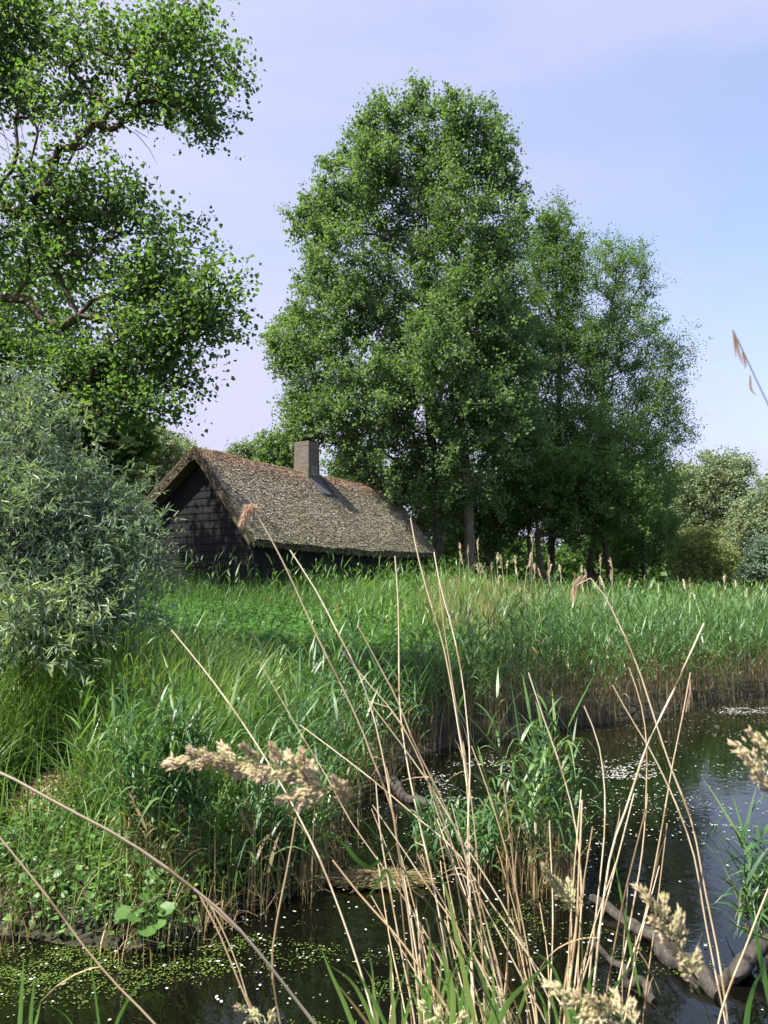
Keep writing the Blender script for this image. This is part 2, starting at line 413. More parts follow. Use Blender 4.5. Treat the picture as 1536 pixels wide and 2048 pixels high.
rp = ramp(t, [(0, (.085, .068, .046)), (.25, (.19, .16, .112)), (.6, (.335, .295, .218)), (1, (.49, .445, .35))]); t.links.new(at_.outputs['Fac'], rp.inputs['Fac'])
geo = nn(t, 'ShaderNodeTexCoord')
def mixc(fac, a, col, blend='MIX'):
    mm = nn(t, 'ShaderNodeMix', data_type='RGBA', blend_type=blend)
    t.links.new(fac, mm.inputs['Factor']); t.links.new(a, mm.inputs['A']); mm.inputs['B'].default_value = (*col, 1); return mm.outputs['Result']
def math_(op, a, b=None, clamp=False):
    mm = nn(t, 'ShaderNodeMath', operation=op, use_clamp=clamp)
    for k, v in enumerate((a, b)):
        if v is None: continue
        if isinstance(v, (int, float)): mm.inputs[k].default_value = v
        else: t.links.new(v, mm.inputs[k])
    return mm.outputs[0]
def dot(vec):
    d_ = nn(t, 'ShaderNodeVectorMath', operation='DOT_PRODUCT'); d_.inputs[1].default_value = tuple(vec); t.links.new(geo.outputs['Object'], d_.inputs[0]); return d_.outputs['Value']
def rng_(v, a, b, c=0.0, d_=1.0):
    mm = nn(t, 'ShaderNodeMapRange'); mm.inputs['From Min'].default_value = a; mm.inputs['From Max'].default_value = b; mm.inputs['To Min'].default_value = c; mm.inputs['To Max'].default_value = d_
    t.links.new(v, mm.inputs['Value']); return mm.outputs['Result']
nA = nn(t, 'ShaderNodeTexNoise', Scale=1.1, Detail=5.0, Roughness=.65); t.links.new(geo.outputs['Object'], nA.inputs['Vector'])
nB_ = nn(t, 'ShaderNodeTexNoise', Scale=5.5, Detail=4.0, Roughness=.65); t.links.new(geo.outputs['Object'], nB_.inputs['Vector'])
col = rp.outputs['Color']
col = mixc(rng_(nA.outputs['Fac'], .50, .72, 0, .55), col, (.20, .17, .055))                   # yellowish moss
gate = rng_(at_.outputs['Fac'], .02, .2)
low = rng_(dot(ZX), ridge_z - 2.9, ridge_z - 1.9, .35, 0.0)
col = mixc(low, col, (.13, .14, .06))
nearr = rng_(dot(ZX), ridge_z - .95, ridge_z - .15)
col = mixc(math_('MULTIPLY', gate, math_('MULTIPLY', nearr, rng_(nB_.outputs['Fac'], .42, .55, 0, .9))), col, (.23, .078, .048))    # red-brown moss under the ridge
col = mixc(math_('MULTIPLY', rng_(dot(ZX), ridge_z - .32, ridge_z - .12), rng_(nA.outputs['Fac'], .35, .6)), col, (.15, .145, .045))
CH_A = 5.65
# dark grey streak running down the slope below the chimney
st_a = math_('ABSOLUTE', math_('SUBTRACT', math_('SUBTRACT', dot(AX), CH_A + .25), math_('MULTIPLY', nA.outputs['Fac'], .5)))
st = math_('MULTIPLY', rng_(st_a, .12, .42, 1, 0), rng_(dot(BX), .3, 1.9, .95, .0))
col = mixc(st, col, (.085, .085, .088))
t.links.new(col, p.inputs['Base Color']); t.links.new(p.outputs[0], o.inputs['Surface'])
roof = g.obj('roof', m, hut)
# walls : weatherboards
M_TAR, t = newmat('tarred_boards'); o = nn(t, 'ShaderNodeOutputMaterial'); p = nn(t, 'ShaderNodeBsdfPrincipled', Roughness=.7); p.inputs['Specular IOR Level'].default_value = .22
geo = nn(t, 'ShaderNodeTexCoord'); mp = nn(t, 'ShaderNodeMapping'); mp.inputs['Scale'].default_value = (1, 1, .35)
n_ = nn(t, 'ShaderNodeTexNoise', Scale=6.0, Detail=7.0, Roughness=.7); t.links.new(geo.outputs['Object'], mp.inputs['Vector']); t.links.new(mp.outputs['Vector'], n_.inputs['Vector'])
rp = ramp(t, [(.3, (.0030, .0030, .0035)), (.6, (.007, .0065, .0065)), (.8, (.020, .017, .016))]); t.links.new(n_.outputs['Fac'], rp.inputs['Fac']); t.links.new(rp.outputs['Color'], p.inputs['Base Color'])
b = nn(t, 'ShaderNodeBump', Strength=.2, Distance=.006); t.links.new(n_.outputs['Fac'], b.inputs['Height']); t.links.new(b.outputs['Normal'], p.inputs['Normal'])
t.links.new(p.outputs[0], o.inputs['Surface'])
def boxpts(g, a, b, c, d, e, f, h, i_, tint=.5):
    g.add(np.array([a, b, c, d, e, f, h, i_]), [[0, 3, 2, 1], [4, 5, 6, 7], [0, 1, 5, 4], [1, 2, 6, 5], [2, 3, 7, 6], [3, 0, 4, 7]], tint)
WR, WL_ = HALF - .42, -LEFT + .35                        # wall lines under the eaves
def inner(b, z0):                                          # b-range of the gable at height z
    br = min(WR, (ridge_z - .36 - z0) / (RISE / HALF)); bl = max(WL_, -(ridge_z - .36 - z0) / TL)
    return bl, br
gab = Geo(); BH = .235
k = 0; z = -.3
while z < ridge_z - .55:
    z1 = z + BH
    l0, r0 = inner(0, z); l1, r1 = inner(0, z1)
    if r1 - l1 > .05:
        w = random.uniform(-.002, .002); a_out0, a_out1, back = OH - .026 + w, OH - .004, OH + .03
        boxpts(gab, hw(a_out0, l0, z - .02), hw(a_out0, r0, z - .02 + random.uniform(-.008, .008)), hw(a_out1, r1, z1), hw(a_out1, l1, z1),
               hw(back, l0, z - .02), hw(back, r0, z - .02), hw(back, r1, z1), hw(back, l1, z1))
    z = z1
wl = gab.obj('gable_wall', M_TAR, hut)
rear = Geo(); gab = Geo()
# solid core behind the boards, closing the gables
for aa in (OH + .031, HL - .45):
    if aa > 3: gab = rear
    bl, br = WL_ + .02, WR - .02
    zr_, zl_ = ridge_z - .4 - RISE / HALF * br, ridge_z - .4 + TL * bl
    pts = [(bl, -.4), (br, -.4), (br, zr_), (0, ridge_z - .42), (bl, zl_)]
    V = [hw(aa, b_, z_) for b_, z_ in pts] + [hw(aa + .06, b_, z_) for b_, z_ in pts]
    gab.add(V[:5] + V[5:], [[0, 1, 2, 3], [8, 7, 6, 5]]); gab.add(V, [[0, 3, 4, 4], [5, 9, 8, 8]] and [[0, 1, 6, 5], [1, 2, 7, 6], [2, 3, 8, 7], [3, 4, 9, 8], [4, 0, 5, 9]])
    gab.add([V[0], V[3], V[4]], [[0, 1, 2]]); gab.add([V[5], V[8], V[9]], [[0, 1, 2]])

gab.obj('gable_wall', M_TAR, hut)
sd = Geo()
for sgn, bw, zt in ((1, WR, ridge_z - .42 - RISE / HALF * WR + .1), (-1, WL_, ridge_z - .42 + TL * WL_ + .1)):
    z = -.3
    while z < zt:
        z1 = min(z + BH, zt + .02); w = random.uniform(-.002, .002)
        o0, o1, bk = bw + sgn * (.026 + w), bw + sgn * .004, bw - sgn * .04
        a0, a1 = OH + .035, HL - .46
        boxpts(sd, hw(a0, o0, z - .02), hw(a1, o0, z - .02), hw(a1, o1, z1), hw(a0, o1, z1), hw(a0, bk, z - .02), hw(a1, bk, z - .02), hw(a1, bk, z1), hw(a0, bk, z1))
        z = z1
sd.obj('side_wall', M_TAR, hut)
# corner boards
for bw in (WR, WL_):
    g = Geo(); s_ = 1 if bw > 0 else -1; zt = (ridge_z - .42 - RISE / HALF * WR if bw > 0 else ridge_z - .42 + TL * WL_) + .02
    a0, a1 = OH - .06, OH + .06; b0, b1 = bw - s_ * .05, bw + s_ * .055
    boxpts(g, hw(a0, b0, -.3), hw(a1, b0, -.3), hw(a1, b1, -.3), hw(a0, b1, -.3), hw(a0, b0, zt), hw(a1, b0, zt), hw(a1, b1, zt), hw(a0, b1, zt))
    g.obj('corner_board', M_TAR, hut)
# two battens where a shutter closes the long wall
g = Geo()
for a_ in (5.0, 5.75):
    boxpts(g, *[hw(a_ + x, WR + y, z_) for z_ in (.2, 1.35) for x, y in ((0, .03), (.09, .03), (.09, .075), (0, .075))])
boxpts(g, *[hw(5.0 + x, WR + y, z_) for z_ in (.95, 1.04) for x, y in ((.092, .04), (.748, .04), (.748, .08), (.092, .08))])
g.obj('shutter', M_TAR, hut)
# chimney
M_BRICK, t = newmat('chimney_brick'); o = nn(t, 'ShaderNodeOutputMaterial'); p = nn(t, 'ShaderNodeBsdfPrincipled', Roughness=.9)
geo = nn(t, 'ShaderNodeTexCoord')
uvw = nn(t, 'ShaderNodeCombineXYZ')
sa, sb = dot(AX), dot(BX); t.links.new(math_('ADD', sa, sb), uvw.inputs[0]); t.links.new(dot(ZX), uvw.inputs[1])
br = nn(t, 'ShaderNodeTexBrick', Scale=1.0); br.inputs['Brick Width'].default_value = .21; br.inputs['Row Height'].default_value = .062; br.inputs['Mortar Size'].default_value = .008
br.inputs['Color1'].default_value = (.085, .065, .05, 1); br.inputs['Color2'].default_value = (.14, .105, .08, 1); br.inputs['Mortar'].default_value = (.17, .155, .13, 1)
t.links.new(uvw.outputs[0], br.inputs['Vector'])
nz = nn(t, 'ShaderNodeTexNoise', Scale=4.0, Detail=6.0); t.links.new(geo.outputs['Object'], nz.inputs['Vector'])
cc = mixc(rng_(nz.outputs['Fac'], .48, .70, 0, .7), br.outputs['Color'], (.075, .07, .045))
t.links.new(cc, p.inputs['Base Color'])
b = nn(t, 'ShaderNodeBump', Strength=.7, Distance=.012); t.links.new(br.outputs['Fac'], b.inputs['Height']); b.invert = True; t.links.new(b.outputs['Normal'], p.inputs['Normal']); t.links.new(p.outputs[0], o.inputs['Surface'])
g = Geo(); NR = 20; cw = .32
for lvl in range(NR):
    zz0 = ridge_z - .7 + (1.62) * lvl / NR; zz1 = zz0 + 1.62 / NR
    f = cw * (1 + .10 * (1 - lvl / NR)) + random.uniform(-.002, .002)
    dx, dy = random.uniform(-.003, .003), random.uniform(-.003, .003)
    if lvl >= NR - 2: f += .012
    c4 = [(-f, -f), (f, -f), (f, f), (-f, f)]
    boxpts(g, *[hw(CH_A + x + dx, y + dy, zz) for zz in (zz0, zz1) for x, y in c4])
ch = g.obj('chimney', M_BRICK, hut)
def flat(name, col, rough=.8, n_amp=.3):
    m, t = newmat(name); o = nn(t, 'ShaderNodeOutputMaterial'); p = nn(t, 'ShaderNodeBsdfPrincipled', Roughness=rough)
    tc = nn(t, 'ShaderNodeTexCoord'); n = nn(t, 'ShaderNodeTexNoise', Scale=12.0, Detail=6.0); t.links.new(tc.outputs['Object'], n.inputs['Vector'])
    rp = ramp(t, [(.3, tuple(c * (1 - n_amp) for c in col)), (.7, tuple(min(1, c * (1 + n_amp)) for c in col))]); t.links.new(n.outputs['Fac'], rp.inputs['Fac'])
    t.links.new(rp.outputs['Color'], p.inputs['Base Color']); t.links.new(p.outputs[0], o.inputs['Surface']); return m
M_LEAD = flat('lead_sheet', (.075, .075, .08), .8)
M_WHITE = flat('flaking_render', (.27, .26, .23), .9)
g = Geo(); fb = cw * 1.07
for x0, x1, z0, z1 in ((-.16, -.11, .05, .24), (-.03, .02, .05, .24), (.10, .15, .05, .24), (-.16, .15, .26, .31), (-.18, .17, .00, .035)):
    zb = ridge_z - .32
    boxpts(g, *[hw(CH_A + x, fb + y, zb + zz) for zz in (z0, z1) for x, y in ((x0, .0), (x1, .0), (x1, .025), (x0, .025))])
g.obj('vent_bars', M_WHITE, ch)
g = Geo()
nl = 12
for k in range(nl):
    u0, u1 = k / nl, (k + 1) / nl
    b0_, b1_ = cw * .95 + u0 * .55, cw * .95 + u1 * .55
    z0_, z1_ = float(roof_z(b0_)) + .035, float(roof_z(b1_)) + .035
    o_ = -.07
    boxpts(g, hw(CH_A - .30 + .12 * u0, b0_, z0_ + o_), hw(CH_A + .42, b0_, z0_ + o_), hw(CH_A + .42, b1_, z1_ + o_), hw(CH_A - .30 + .12 * u1, b1_, z1_ + o_),
           hw(CH_A - .30 + .12 * u0, b0_, z0_), hw(CH_A + .42, b0_, z0_), hw(CH_A + .42, b1_, z1_), hw(CH_A - .30 + .12 * u1, b1_, z1_))
g.obj('lead_flashing', M_LEAD, ch)

# ------------------------------------------------------------------ trees
def E(u, v, ru, rv, d, w=1.0, rd=None):
    c = at(u, v, d); s = d / F0
    return (c, np.array([ru * s, (rd if rd else .5 * (ru + rv) * s), rv * s]), w)
def sample_clumps(ells, n, mind, carve=0.0, cs=1.0, thr=.5):
    vol = np.array([np.prod(e[1]) ** .75 * e[2] for e in ells]); pr = vol / vol.sum()
    pts = np.zeros((0, 3)); tries = 0
    while len(pts) < n and tries < 40:
        tries += 1
        k = RNG.choice(len(ells), size=n, p=pr)
        r = RNG.random(n) ** .42
        cand = np.array([ells[j][0] for j in k]) + rsph(n) * r[:, None] * np.array([ells[j][1] for j in k])
        if carve > 0:
            f = .5 * fbm(cand[:, 0] * cs + 31, cand[:, 2] * cs * 1.1, 19, 3) + .5 * fbm(cand[:, 0] * cs, cand[:, 1] * cs + cand[:, 2] * cs * .7, 23, 3)
            cand = cand[(f > thr) | (RNG.random(len(cand)) > carve)]
        for c in cand:
            if len(pts) >= n: break
            if len(pts) == 0 or np.min(((pts - c) ** 2).sum(1)) > mind * mind: pts = np.vstack([pts, c])
    return pts
LEAFX = 1.9
def make_tree(name, label, ells, base, top, n_cl, mind, n_leaf, leaf, spread, tmpl, mat, bark, r0, limbs=(), group=None, cat='tree', up=.55, droop=0.0, lead=None, tbias=0.0, base2=None, zmin=None, elong=1.3, trunk_bend=.3, carve=0.0, cs=1.0, thr=.5, extra=None):
    """trunk and limbs grown towards scattered leaf clumps, then leaves round each clump"""
    base = np.asarray(base, float); top = np.asarray(top, float)
    cl = sample_clumps(ells, n_cl, mind, carve, cs, thr)
    n_in = len(cl)
    if extra is not None: cl = np.vstack([cl, extra])
    nodes, par, fixed = [], [], []
    S = 16
    ph = RNG.random() * 6
    for k in range(S):
        s = k / (S - 1)
        p = base * (1 - s) + top * s + np.array([math.sin(ph + s * 5), math.cos(ph + s * 4), 0]) * trunk_bend * math.sin(math.pi * s)
        nodes.append(p); par.append(k - 1)
    for L in limbs:
        first = int(np.argmin([np.linalg.norm(q - L[0]) for q in nodes])); pr_ = first
        for p in L: nodes.append(np.asarray(p)); par.append(pr_); pr_ = len(nodes) - 1
    ax = unit(top - base)
    dist = np.linalg.norm(np.cross(cl - base, ax), axis=1) + .15 * np.abs(cl[:, 2] - base[2])
    for i_ in np.argsort(dist):
        c = cl[i_]; N = np.array(nodes); dv = c - N; d = np.linalg.norm(dv, axis=1)
        hor = np.linalg.norm(dv[:, :2], axis=1)
        cost = d + 1.2 * np.maximum(0, up * hor - dv[:, 2])
        j = int(np.argmin(cost)); q = N[j]
        mid = (q + c) / 2 + np.array([0, 0, -.10 * d[j] * (1 if up > 0 else -1)]) + RNG.normal(size=3) * .06 * d[j]
        nodes.append(mid); par.append(j); nodes.append(c); par.append(len(nodes) - 2)
    N = np.array(nodes); par = np.array(par); cnt = np.ones(len(N))
    for k in range(len(N) - 1, 0, -1):
        cnt[par[k]] += cnt[k]
    rad = r0 * (cnt / cnt[0]) ** .46; rad[:S] = np.maximum(rad[:S], r0 * (1 - np.linspace(0, 1, S) * .93)); rad[0] *= 1.25
    g = Geo()
    tubes(g, N[:S][None], rad[:S][None], 9, .5)
    ch_ = np.arange(S, len(N)); p0 = N[par[ch_]]; p1 = N[ch_]
    ra, rb = np.minimum(rad[par[ch_]], rad[ch_] * 1.35), rad[ch_]
    P3 = np.stack([p0, (p0 * .5 + p1 * .5), p1], 1); R3 = np.stack([ra, (ra + rb) / 2, rb], 1)
    tubes(g, P3, R3, 5, .5)
    root = thing(name, label, cat, base, group)
    g.obj('trunk', bark, root, True, loc=base)
    # leaves
    M = len(cl); cnt_l = RNG.poisson(n_leaf * LEAFX * np.where(np.arange(M) < n_in, 1, .62)); ci = np.repeat(np.arange(M), cnt_l); n = len(ci)
    axis = unit(unit(cl - (base * .6 + top * .4)) + np.array([0, 0, .9 - droop * 2])[None, :]); sz = uni(.7, 1.35, M) * spread; sz[n_in:] *= .72
    ntw = 9; tdir = unit(axis[:, None, :] * .55 + rsph(M * ntw).reshape(M, ntw, 3) * .85); tl = uni(.5, 1.25, (M, ntw)) * sz[:, None]
    tk = RNG.integers(0, ntw, n); q = RNG.random(n) ** .75
    pos = cl[ci] + tdir[ci, tk] * (tl[ci, tk] * q * elong)[:, None] + RNG.normal(size=(n, 3)) * (sz[ci] * .13)[:, None]
    pos[:, 2] -= droop * .5 * q ** 2
    if zmin is not None: pos[:, 2] = np.maximum(pos[:, 2], zmin * .6)
    direc = rsph(n) + np.array([0, 0, -.35 - droop])
    normal = rsph(n) * .9 + np.array([0, 0, .75])
    ctint = uni(.15, .65, M)
    tint = np.clip(ctint[ci] + RNG.normal(size=n) * .16 + tbias, 0, 1)
    gl = Geo(); leaves(gl, pos, direc, normal, leaf * uni(.65, 1.25, n), tmpl, tint)
    gl.obj('crown', mat, root, loc=base)
    return root, cl, N
def tips(pts, anchors, d, dj, steps=(0, .10, .21, .34, .48)):
    """leaf clumps along branches that run from inside the crown out to each tip"""
    out_ = []
    for (u, v) in pts:
        dd = d + random.uniform(-dj, dj); t_ = at(u, v, dd)
        a = min((at(x, y, d) for x, y in anchors), key=lambda q: np.linalg.norm(q - t_))
        for f in steps: out_.append(t_ * (1 - f) + a * f + RNG.normal(size=3) * .035 * np.linalg.norm(a - t_) * (f > 0))
    return np.array(out_)
def gxy(u, d, z=None):
    x = (u - 768) / F0 * d * 1.0; return np.array([x, d, float(height(x, d)) - .1])

D1 = 33.0
ell = [E(845, 315, 66, 100, D1), E(765, 335, 54, 95, D1 - .5), E(705, 400, 85, 105, D1), E(635, 440, 50, 40, D1 - 1), E(800, 430, 115, 130, D1 + 1), E(690, 560, 90, 110, D1 - 1),
       E(800, 610, 120, 140, D1), E(650, 700, 90, 110, D1 - 1), E(585, 700, 45, 75, D1), E(740, 790, 110, 110, D1 - 2), E(640, 830, 70, 75, D1 - 1), E(850, 770, 100, 150, D1 - 1),
       E(770, 940, 90, 90, D1 - 1), E(860, 960, 70, 90, D1 + 1), E(700, 900, 70, 60, D1), E(605, 870, 40, 45, D1), E(848, 228, 13, 34, D1), E(763, 245, 13, 38, D1), E(732, 275, 11, 35, D1), E(800, 240, 12, 25, D1), E(590, 432, 18, 18, D1 - 1)]
make_tree('poplar_tree', 'tallest poplar behind the chimney, broad crown reaching left over the hut', ell, gxy(876, D1), at(848, 250, D1), 620, .42, 115, .125, .75, T_RHOMB, M_POPLAR, M_BARK, .24, group='poplars behind the hut', tbias=.08, carve=.75, cs=.42, thr=.45, extra=tips([(735, 225), (765, 200), (800, 225), (832, 182), (850, 172), (720, 250), (700, 280), (680, 310), (650, 335), (640, 365), (612, 395), (598, 425), (580, 435), (588, 462), (620, 500), (602, 560), (605, 590), (572, 640), (556, 680), (548, 700), (556, 735), (576, 800), (586, 840), (600, 880), (625, 520), (560, 660)], [(790, 330), (720, 470), (700, 600), (680, 760), (700, 880)], D1, 1.2))
D2 = 31.5
ell = [E(905, 320, 40, 80, D2), E(978, 345, 38, 90, D2), E(905, 245, 12, 34, D2), E(977, 265, 10, 34, D2), E(940, 250, 9, 25, D2), E(950, 430, 95, 120, D2), E(1010, 470, 45, 90, D2), E(960, 620, 95, 130, D2),
       E(1010, 740, 75, 120, D2), E(950, 860, 90, 110, D2 - 1), E(925, 1000, 60, 60, D2), E(880, 700, 60, 120, D2 - 2), E(1040, 880, 50, 60, D2)]
make_tree('poplar_tree', 'tall poplar with a sunlit bare lower trunk just right of the roof end', ell, gxy(938, D2), at(915, 270, D2), 390, .42, 112, .125, .75, T_RHOMB, M_POPLAR, M_BARK, .22, group='poplars behind the hut', tbias=-.02, carve=.75, cs=.42, thr=.45, extra=tips([(880, 210), (905, 192), (925, 208), (945, 216), (975, 218), (1003, 250), (1018, 280), (1022, 320), (1026, 360), (1040, 392), (1050, 430), (1045, 470), (1030, 520)], [(930, 340), (940, 480), (950, 600)], D2, 1.0))
DB = 38.0
ell = [E(1110, 470, 28, 50, DB), E(1092, 540, 50, 100, DB), E(1135, 560, 40, 110, DB), E(1080, 680, 75, 110, DB), E(1150, 700, 80, 110, DB), E(1120, 850, 105, 110, DB), E(1050, 980, 95, 90, DB), E(1160, 980, 90, 90, DB), E(1075, 480, 20, 40, DB)]
make_tree('poplar_tree', 'slender fine-leaved poplar with a pointed top between the tall pair and the feathery one', ell, gxy(1103, DB), at(1112, 440, DB), 400, .45, 120, .098, .8, T_RHOMB, M_FINE, M_BARK_DARK, .18, group='poplars behind the hut', extra=tips([(1105, 405), (1120, 408), (1092, 438), (1138, 438), (1155, 475), (1150, 520), (1070, 480), (1165, 560)], [(1105, 600), (1120, 750)], DB, 1.2))
DC = 40.0
ell = [E(1200, 545, 35, 65, DC), E(1245, 600, 55, 90, DC, .8), E(1285, 540, 16, 48, DC), E(1225, 500, 12, 30, DC), E(1255, 510, 12, 30, DC), E(1220, 700, 85, 110, DC), E(1305, 730, 62, 90, DC, .6), E(1335, 690, 20, 40, DC, .5), E(1375, 725, 14, 25, DC, .5), E(1260, 830, 100, 100, DC, .9),
       E(1350, 860, 40, 50, DC, .5), E(1270, 950, 80, 70, DC), E(1320, 780, 50, 60, DC, .6)]
make_tree('poplar_tree', 'feathery see-through poplar at the right end of the group', ell, gxy(1165, DC), at(1240, 490, DC), 300, .48, 95, .092, .85, T_RHOMB, M_FINE, M_BARK_DARK, .17, group='poplars behind the hut', up=.8, tbias=.1, extra=tips([(1188, 510), (1215, 490), (1235, 498), (1262, 515), (1283, 498), (1290, 535), (1298, 590), (1325, 645), (1310, 665), (1380, 718), (1370, 762), (1355, 800), (1385, 872), (1348, 892), (1335, 700), (1360, 830), (1330, 920)], [(1205, 700), (1220, 820)], DC, 1.2, (0, .08, .17, .27, .38)))
DS = 35.0
ell = [E(1060, 850, 48, 55, DS), E(1050, 910, 60, 50, DS), E(1075, 960, 55, 60, DS), E(1000, 900, 30, 40, DS)]
make_tree('young_tree', 'pale yellow-green young tree glowing against the dark poplars', ell, gxy(1068, DS), at(1060, 820, DS), 90, .4, 90, .10, .5, T_RHOMB, M_POPLAR, M_BARK_DARK, .09, tbias=.3)
# multi-stemmed and shaded trees under the poplars
for (lab, u, d, els, nc) in [
    ('dark multi-stemmed tree spreading low under the fine-leaved poplars', 1115, 34.0, [(1050, 990, 80, 70), (1150, 960, 90, 70), (1220, 1010, 90, 70), (1120, 1050, 60, 40)], 150),
    ('shaded shrub beside the sunlit poplar trunk', 985, 35.0, [(985, 1040, 60, 70), (920, 1060, 50, 60)], 90),
    ('dim green tree at the right edge of the shaded wood', 1290, 42.0, [(1290, 1010, 70, 80), (1250, 1090, 90, 60), (1320, 1070, 40, 60)], 130),
    ('dark tree closing the gap behind the two tall poplar trunks', 950, 44.0, [(900, 1000, 60, 110), (960, 1020, 70, 100), (1030, 1030, 70, 100), (940, 930, 60, 50)], 190),
    ('dark tree at the back of the wood below the feathery poplar', 1200, 46.0, [(1120, 1010, 70, 110), (1200, 1040, 80, 90), (1290, 1050, 70, 90), (1240, 980, 60, 60)], 190),
    ('dark thicket behind the far end of the hut', 850, 38.0, [(850, 1040, 60, 80), (780, 1000, 80, 80), (700, 960, 80, 60)], 130)]:
    make_tree('shade_tree', lab, [E(*e, d) for e in els], gxy(u, d), at(els[0][0], els[0][1] - 20, d), nc, .45, 85, .12, .65, T_RHOMB, M_FINE, M_BARK_DARK, .13, up=.3, tbias=.12)
make_tree('shade_tree', 'fresh green leafy tree filling the foot of the feathery poplar', [E(1165, 900, 85, 85, 36.5), E(1255, 915, 75, 75, 36.5), E(1215, 1000, 100, 80, 36.), E(1300, 1010, 45, 70, 36.5), E(1120, 1000, 60, 60, 36.)], gxy(1215, 36.5), at(1215, 860, 36.5), 230, .45, 80, .105, .7, T_RHOMB, M_FINE, M_BARK_DARK, .14, up=.4, tbias=.22)
# third trunk, bare pole behind
ell = [E(985, 560, 40, 80, 36.), E(1000, 700, 50, 110, 36.), E(985, 840, 45, 90, 36.)]
make_tree('poplar_tree', 'thin-trunked poplar standing behind the sunlit trunk', ell, gxy(977, 36.), at(985, 480, 36.), 120, .45, 100, .105, .75, T_RHOMB, M_FINE, M_BARK_DARK, .13, group='poplars behind the hut', tbias=-.1)

# pale willows and bushes far right and far left
def bush(name, label, els, u, d, nc, nl, leaf, mat, group=None, spread=.6, mind=.5, tb=0.0, r0=.15, tm=T_RHOMB, cat='tree', droop=0.0):
    e = [E(*q, d) for q in els]; topv = min(q[1] - q[3] * .6 for q in els)
    return make_tree(name, label, e, gxy(u, d), at(els[0][0], topv, d), nc, mind, nl, leaf, spread, tm, mat, M_BARK_DARK, r0, group=group, up=.5, tbias=tb, cat=cat, droop=droop)
GW = 'pale willows far across the reed bed'
bush('willow_tree', 'tall pale willow rounding up against the sky right of the poplars', [(1430, 985, 60, 72), (1465, 945, 34, 40), (1390, 985, 40, 50), (1440, 1060, 60, 60), (1415, 935, 22, 25)], 1430, 56., 260, 90, .15, M_PALE, GW, .7, .6)
bush('willow_tree', 'pale willow cut off by the right frame edge', [(1515, 1060, 50, 65), (1540, 985, 35, 32), (1560, 1050, 60, 80), (1495, 1100, 40, 50)], 1520, 52., 220, 90, .15, M_PALE, GW, .7, .6, .05)
bush('willow_tree', 'darker green willow between the poplars and the tall pale willow', [(1365, 985, 38, 60), (1350, 1050, 50, 60), (1330, 980, 30, 30)], 1360, 60., 140, 90, .15, M_PALE, GW, .7, .6, -.25)
bush('yellow_shrub', 'yellow-green shrub low in front of the pale willows', [(1405, 1105, 40, 42), (1425, 1130, 44, 35), (1395, 1145, 40, 24)], 1405, 37., 70, 90, .10, M_YELLOW, None, .5, .42, .3, .05, cat='shrub')
bush('brown_shrub', 'olive-brown shrub at the foot of the pale willows', [(1372, 1082, 24, 22), (1395, 1070, 18, 14), (1360, 1120, 26, 34)], 1372, 48., 44, 80, .12, M_YELLOW, None, .5, .45, -.3, .08, cat='shrub')
bush('blue_shrub', 'blue-green shrub at the right frame edge above the reeds', [(1530, 1118, 36, 36), (1500, 1140, 25, 22)], 1525, 40., 60, 90, .10, M_WILLOW, None, .5, .4, -.1, .06, cat='shrub')
GL = 'pale trees behind the hut on the left'
bush('willow_tree', 'light willow showing between the dark foliage and the gable', [(310, 900, 50, 40), (280, 960, 50, 50), (330, 930, 30, 50)], 300, 44., 120, 90, .13, M_PALE, GL, .6, .5, .1)
bush('willow_tree', 'light feathery willow top left of the hut peak', [(372, 915, 30, 32), (350, 950, 40, 40), (400, 940, 30, 30)], 370, 50., 80, 90, .13, M_PALE, GL, .6, .5, .15)
bush('willow_tree', 'pale willow behind the elder with its flowers', [(240, 880, 60, 60), (200, 930, 70, 70)], 235, 40., 140, 90, .13, M_PALE, GL, .6, .5, .1)
bush('poplar_sapling', 'bright green young tree rising behind the ridge left of the chimney', [(545, 905, 36, 32), (575, 900, 25, 30), (560, 950, 50, 30), (515, 885, 10, 15)], 550, 40., 80, 90, .12, M_POPLAR, None, .5, .45, .25, .08)
bush('willow_tree', 'small grey-green willow top peeking over the ridge', [(490, 912, 28, 18), (470, 930, 30, 20)], 485, 52., 40, 90, .13, M_PALE, GL, .5, .4, .1, .08)
# tall tree left of the hut that dapples the gable (mostly behind the near foliage)
ell = [(np.array([-9.9, 19.6, 9.8]), np.array([2.3, 1.3, 1.6]), 1.3), (np.array([-11.6, 19.5, 7.6]), np.array([1.6, 1.4, 1.6]), .6), (np.array([-12.8, 19.5, 5.0]), np.array([1.6, 1.5, 1.6]), .5)]
make_tree('maple_tree', 'leafy tree left of the hut, behind the flowering elder', ell, (-12.3, 19.6, 1.1), (-10.4, 19.6, 10.6), 150, .35, 36, .13, .6, T_RHOMB, M_FINE, M_BARK_DARK, .13)
# far wood closing the horizon
g = Geo(); n = 90000
x = uni(-75, 105, n); y = 78 + uni(-5, 6, n) + 6 * np.sin(x * .1); hmax = 3.6 + 4.2 * fbm(x * .16, y * 0 + 2.2, 44) + (x < -5) * 1.0
z = 1.0 + hmax * RNG.random(n)
leaves(g, np.stack([x, y, z], -1), rsph(n), rsph(n), uni(.4, .8, n), T_RHOMB, np.clip(.35 + .5 * (fbm(x * .35, z * .5, 8) - .5) + RNG.normal(size=n) * .15, 0, 1))
tag(g.obj('far_wood', M_FINE), 'low far wood closing the horizon behind the willows', 'wood', None, 'stuff')

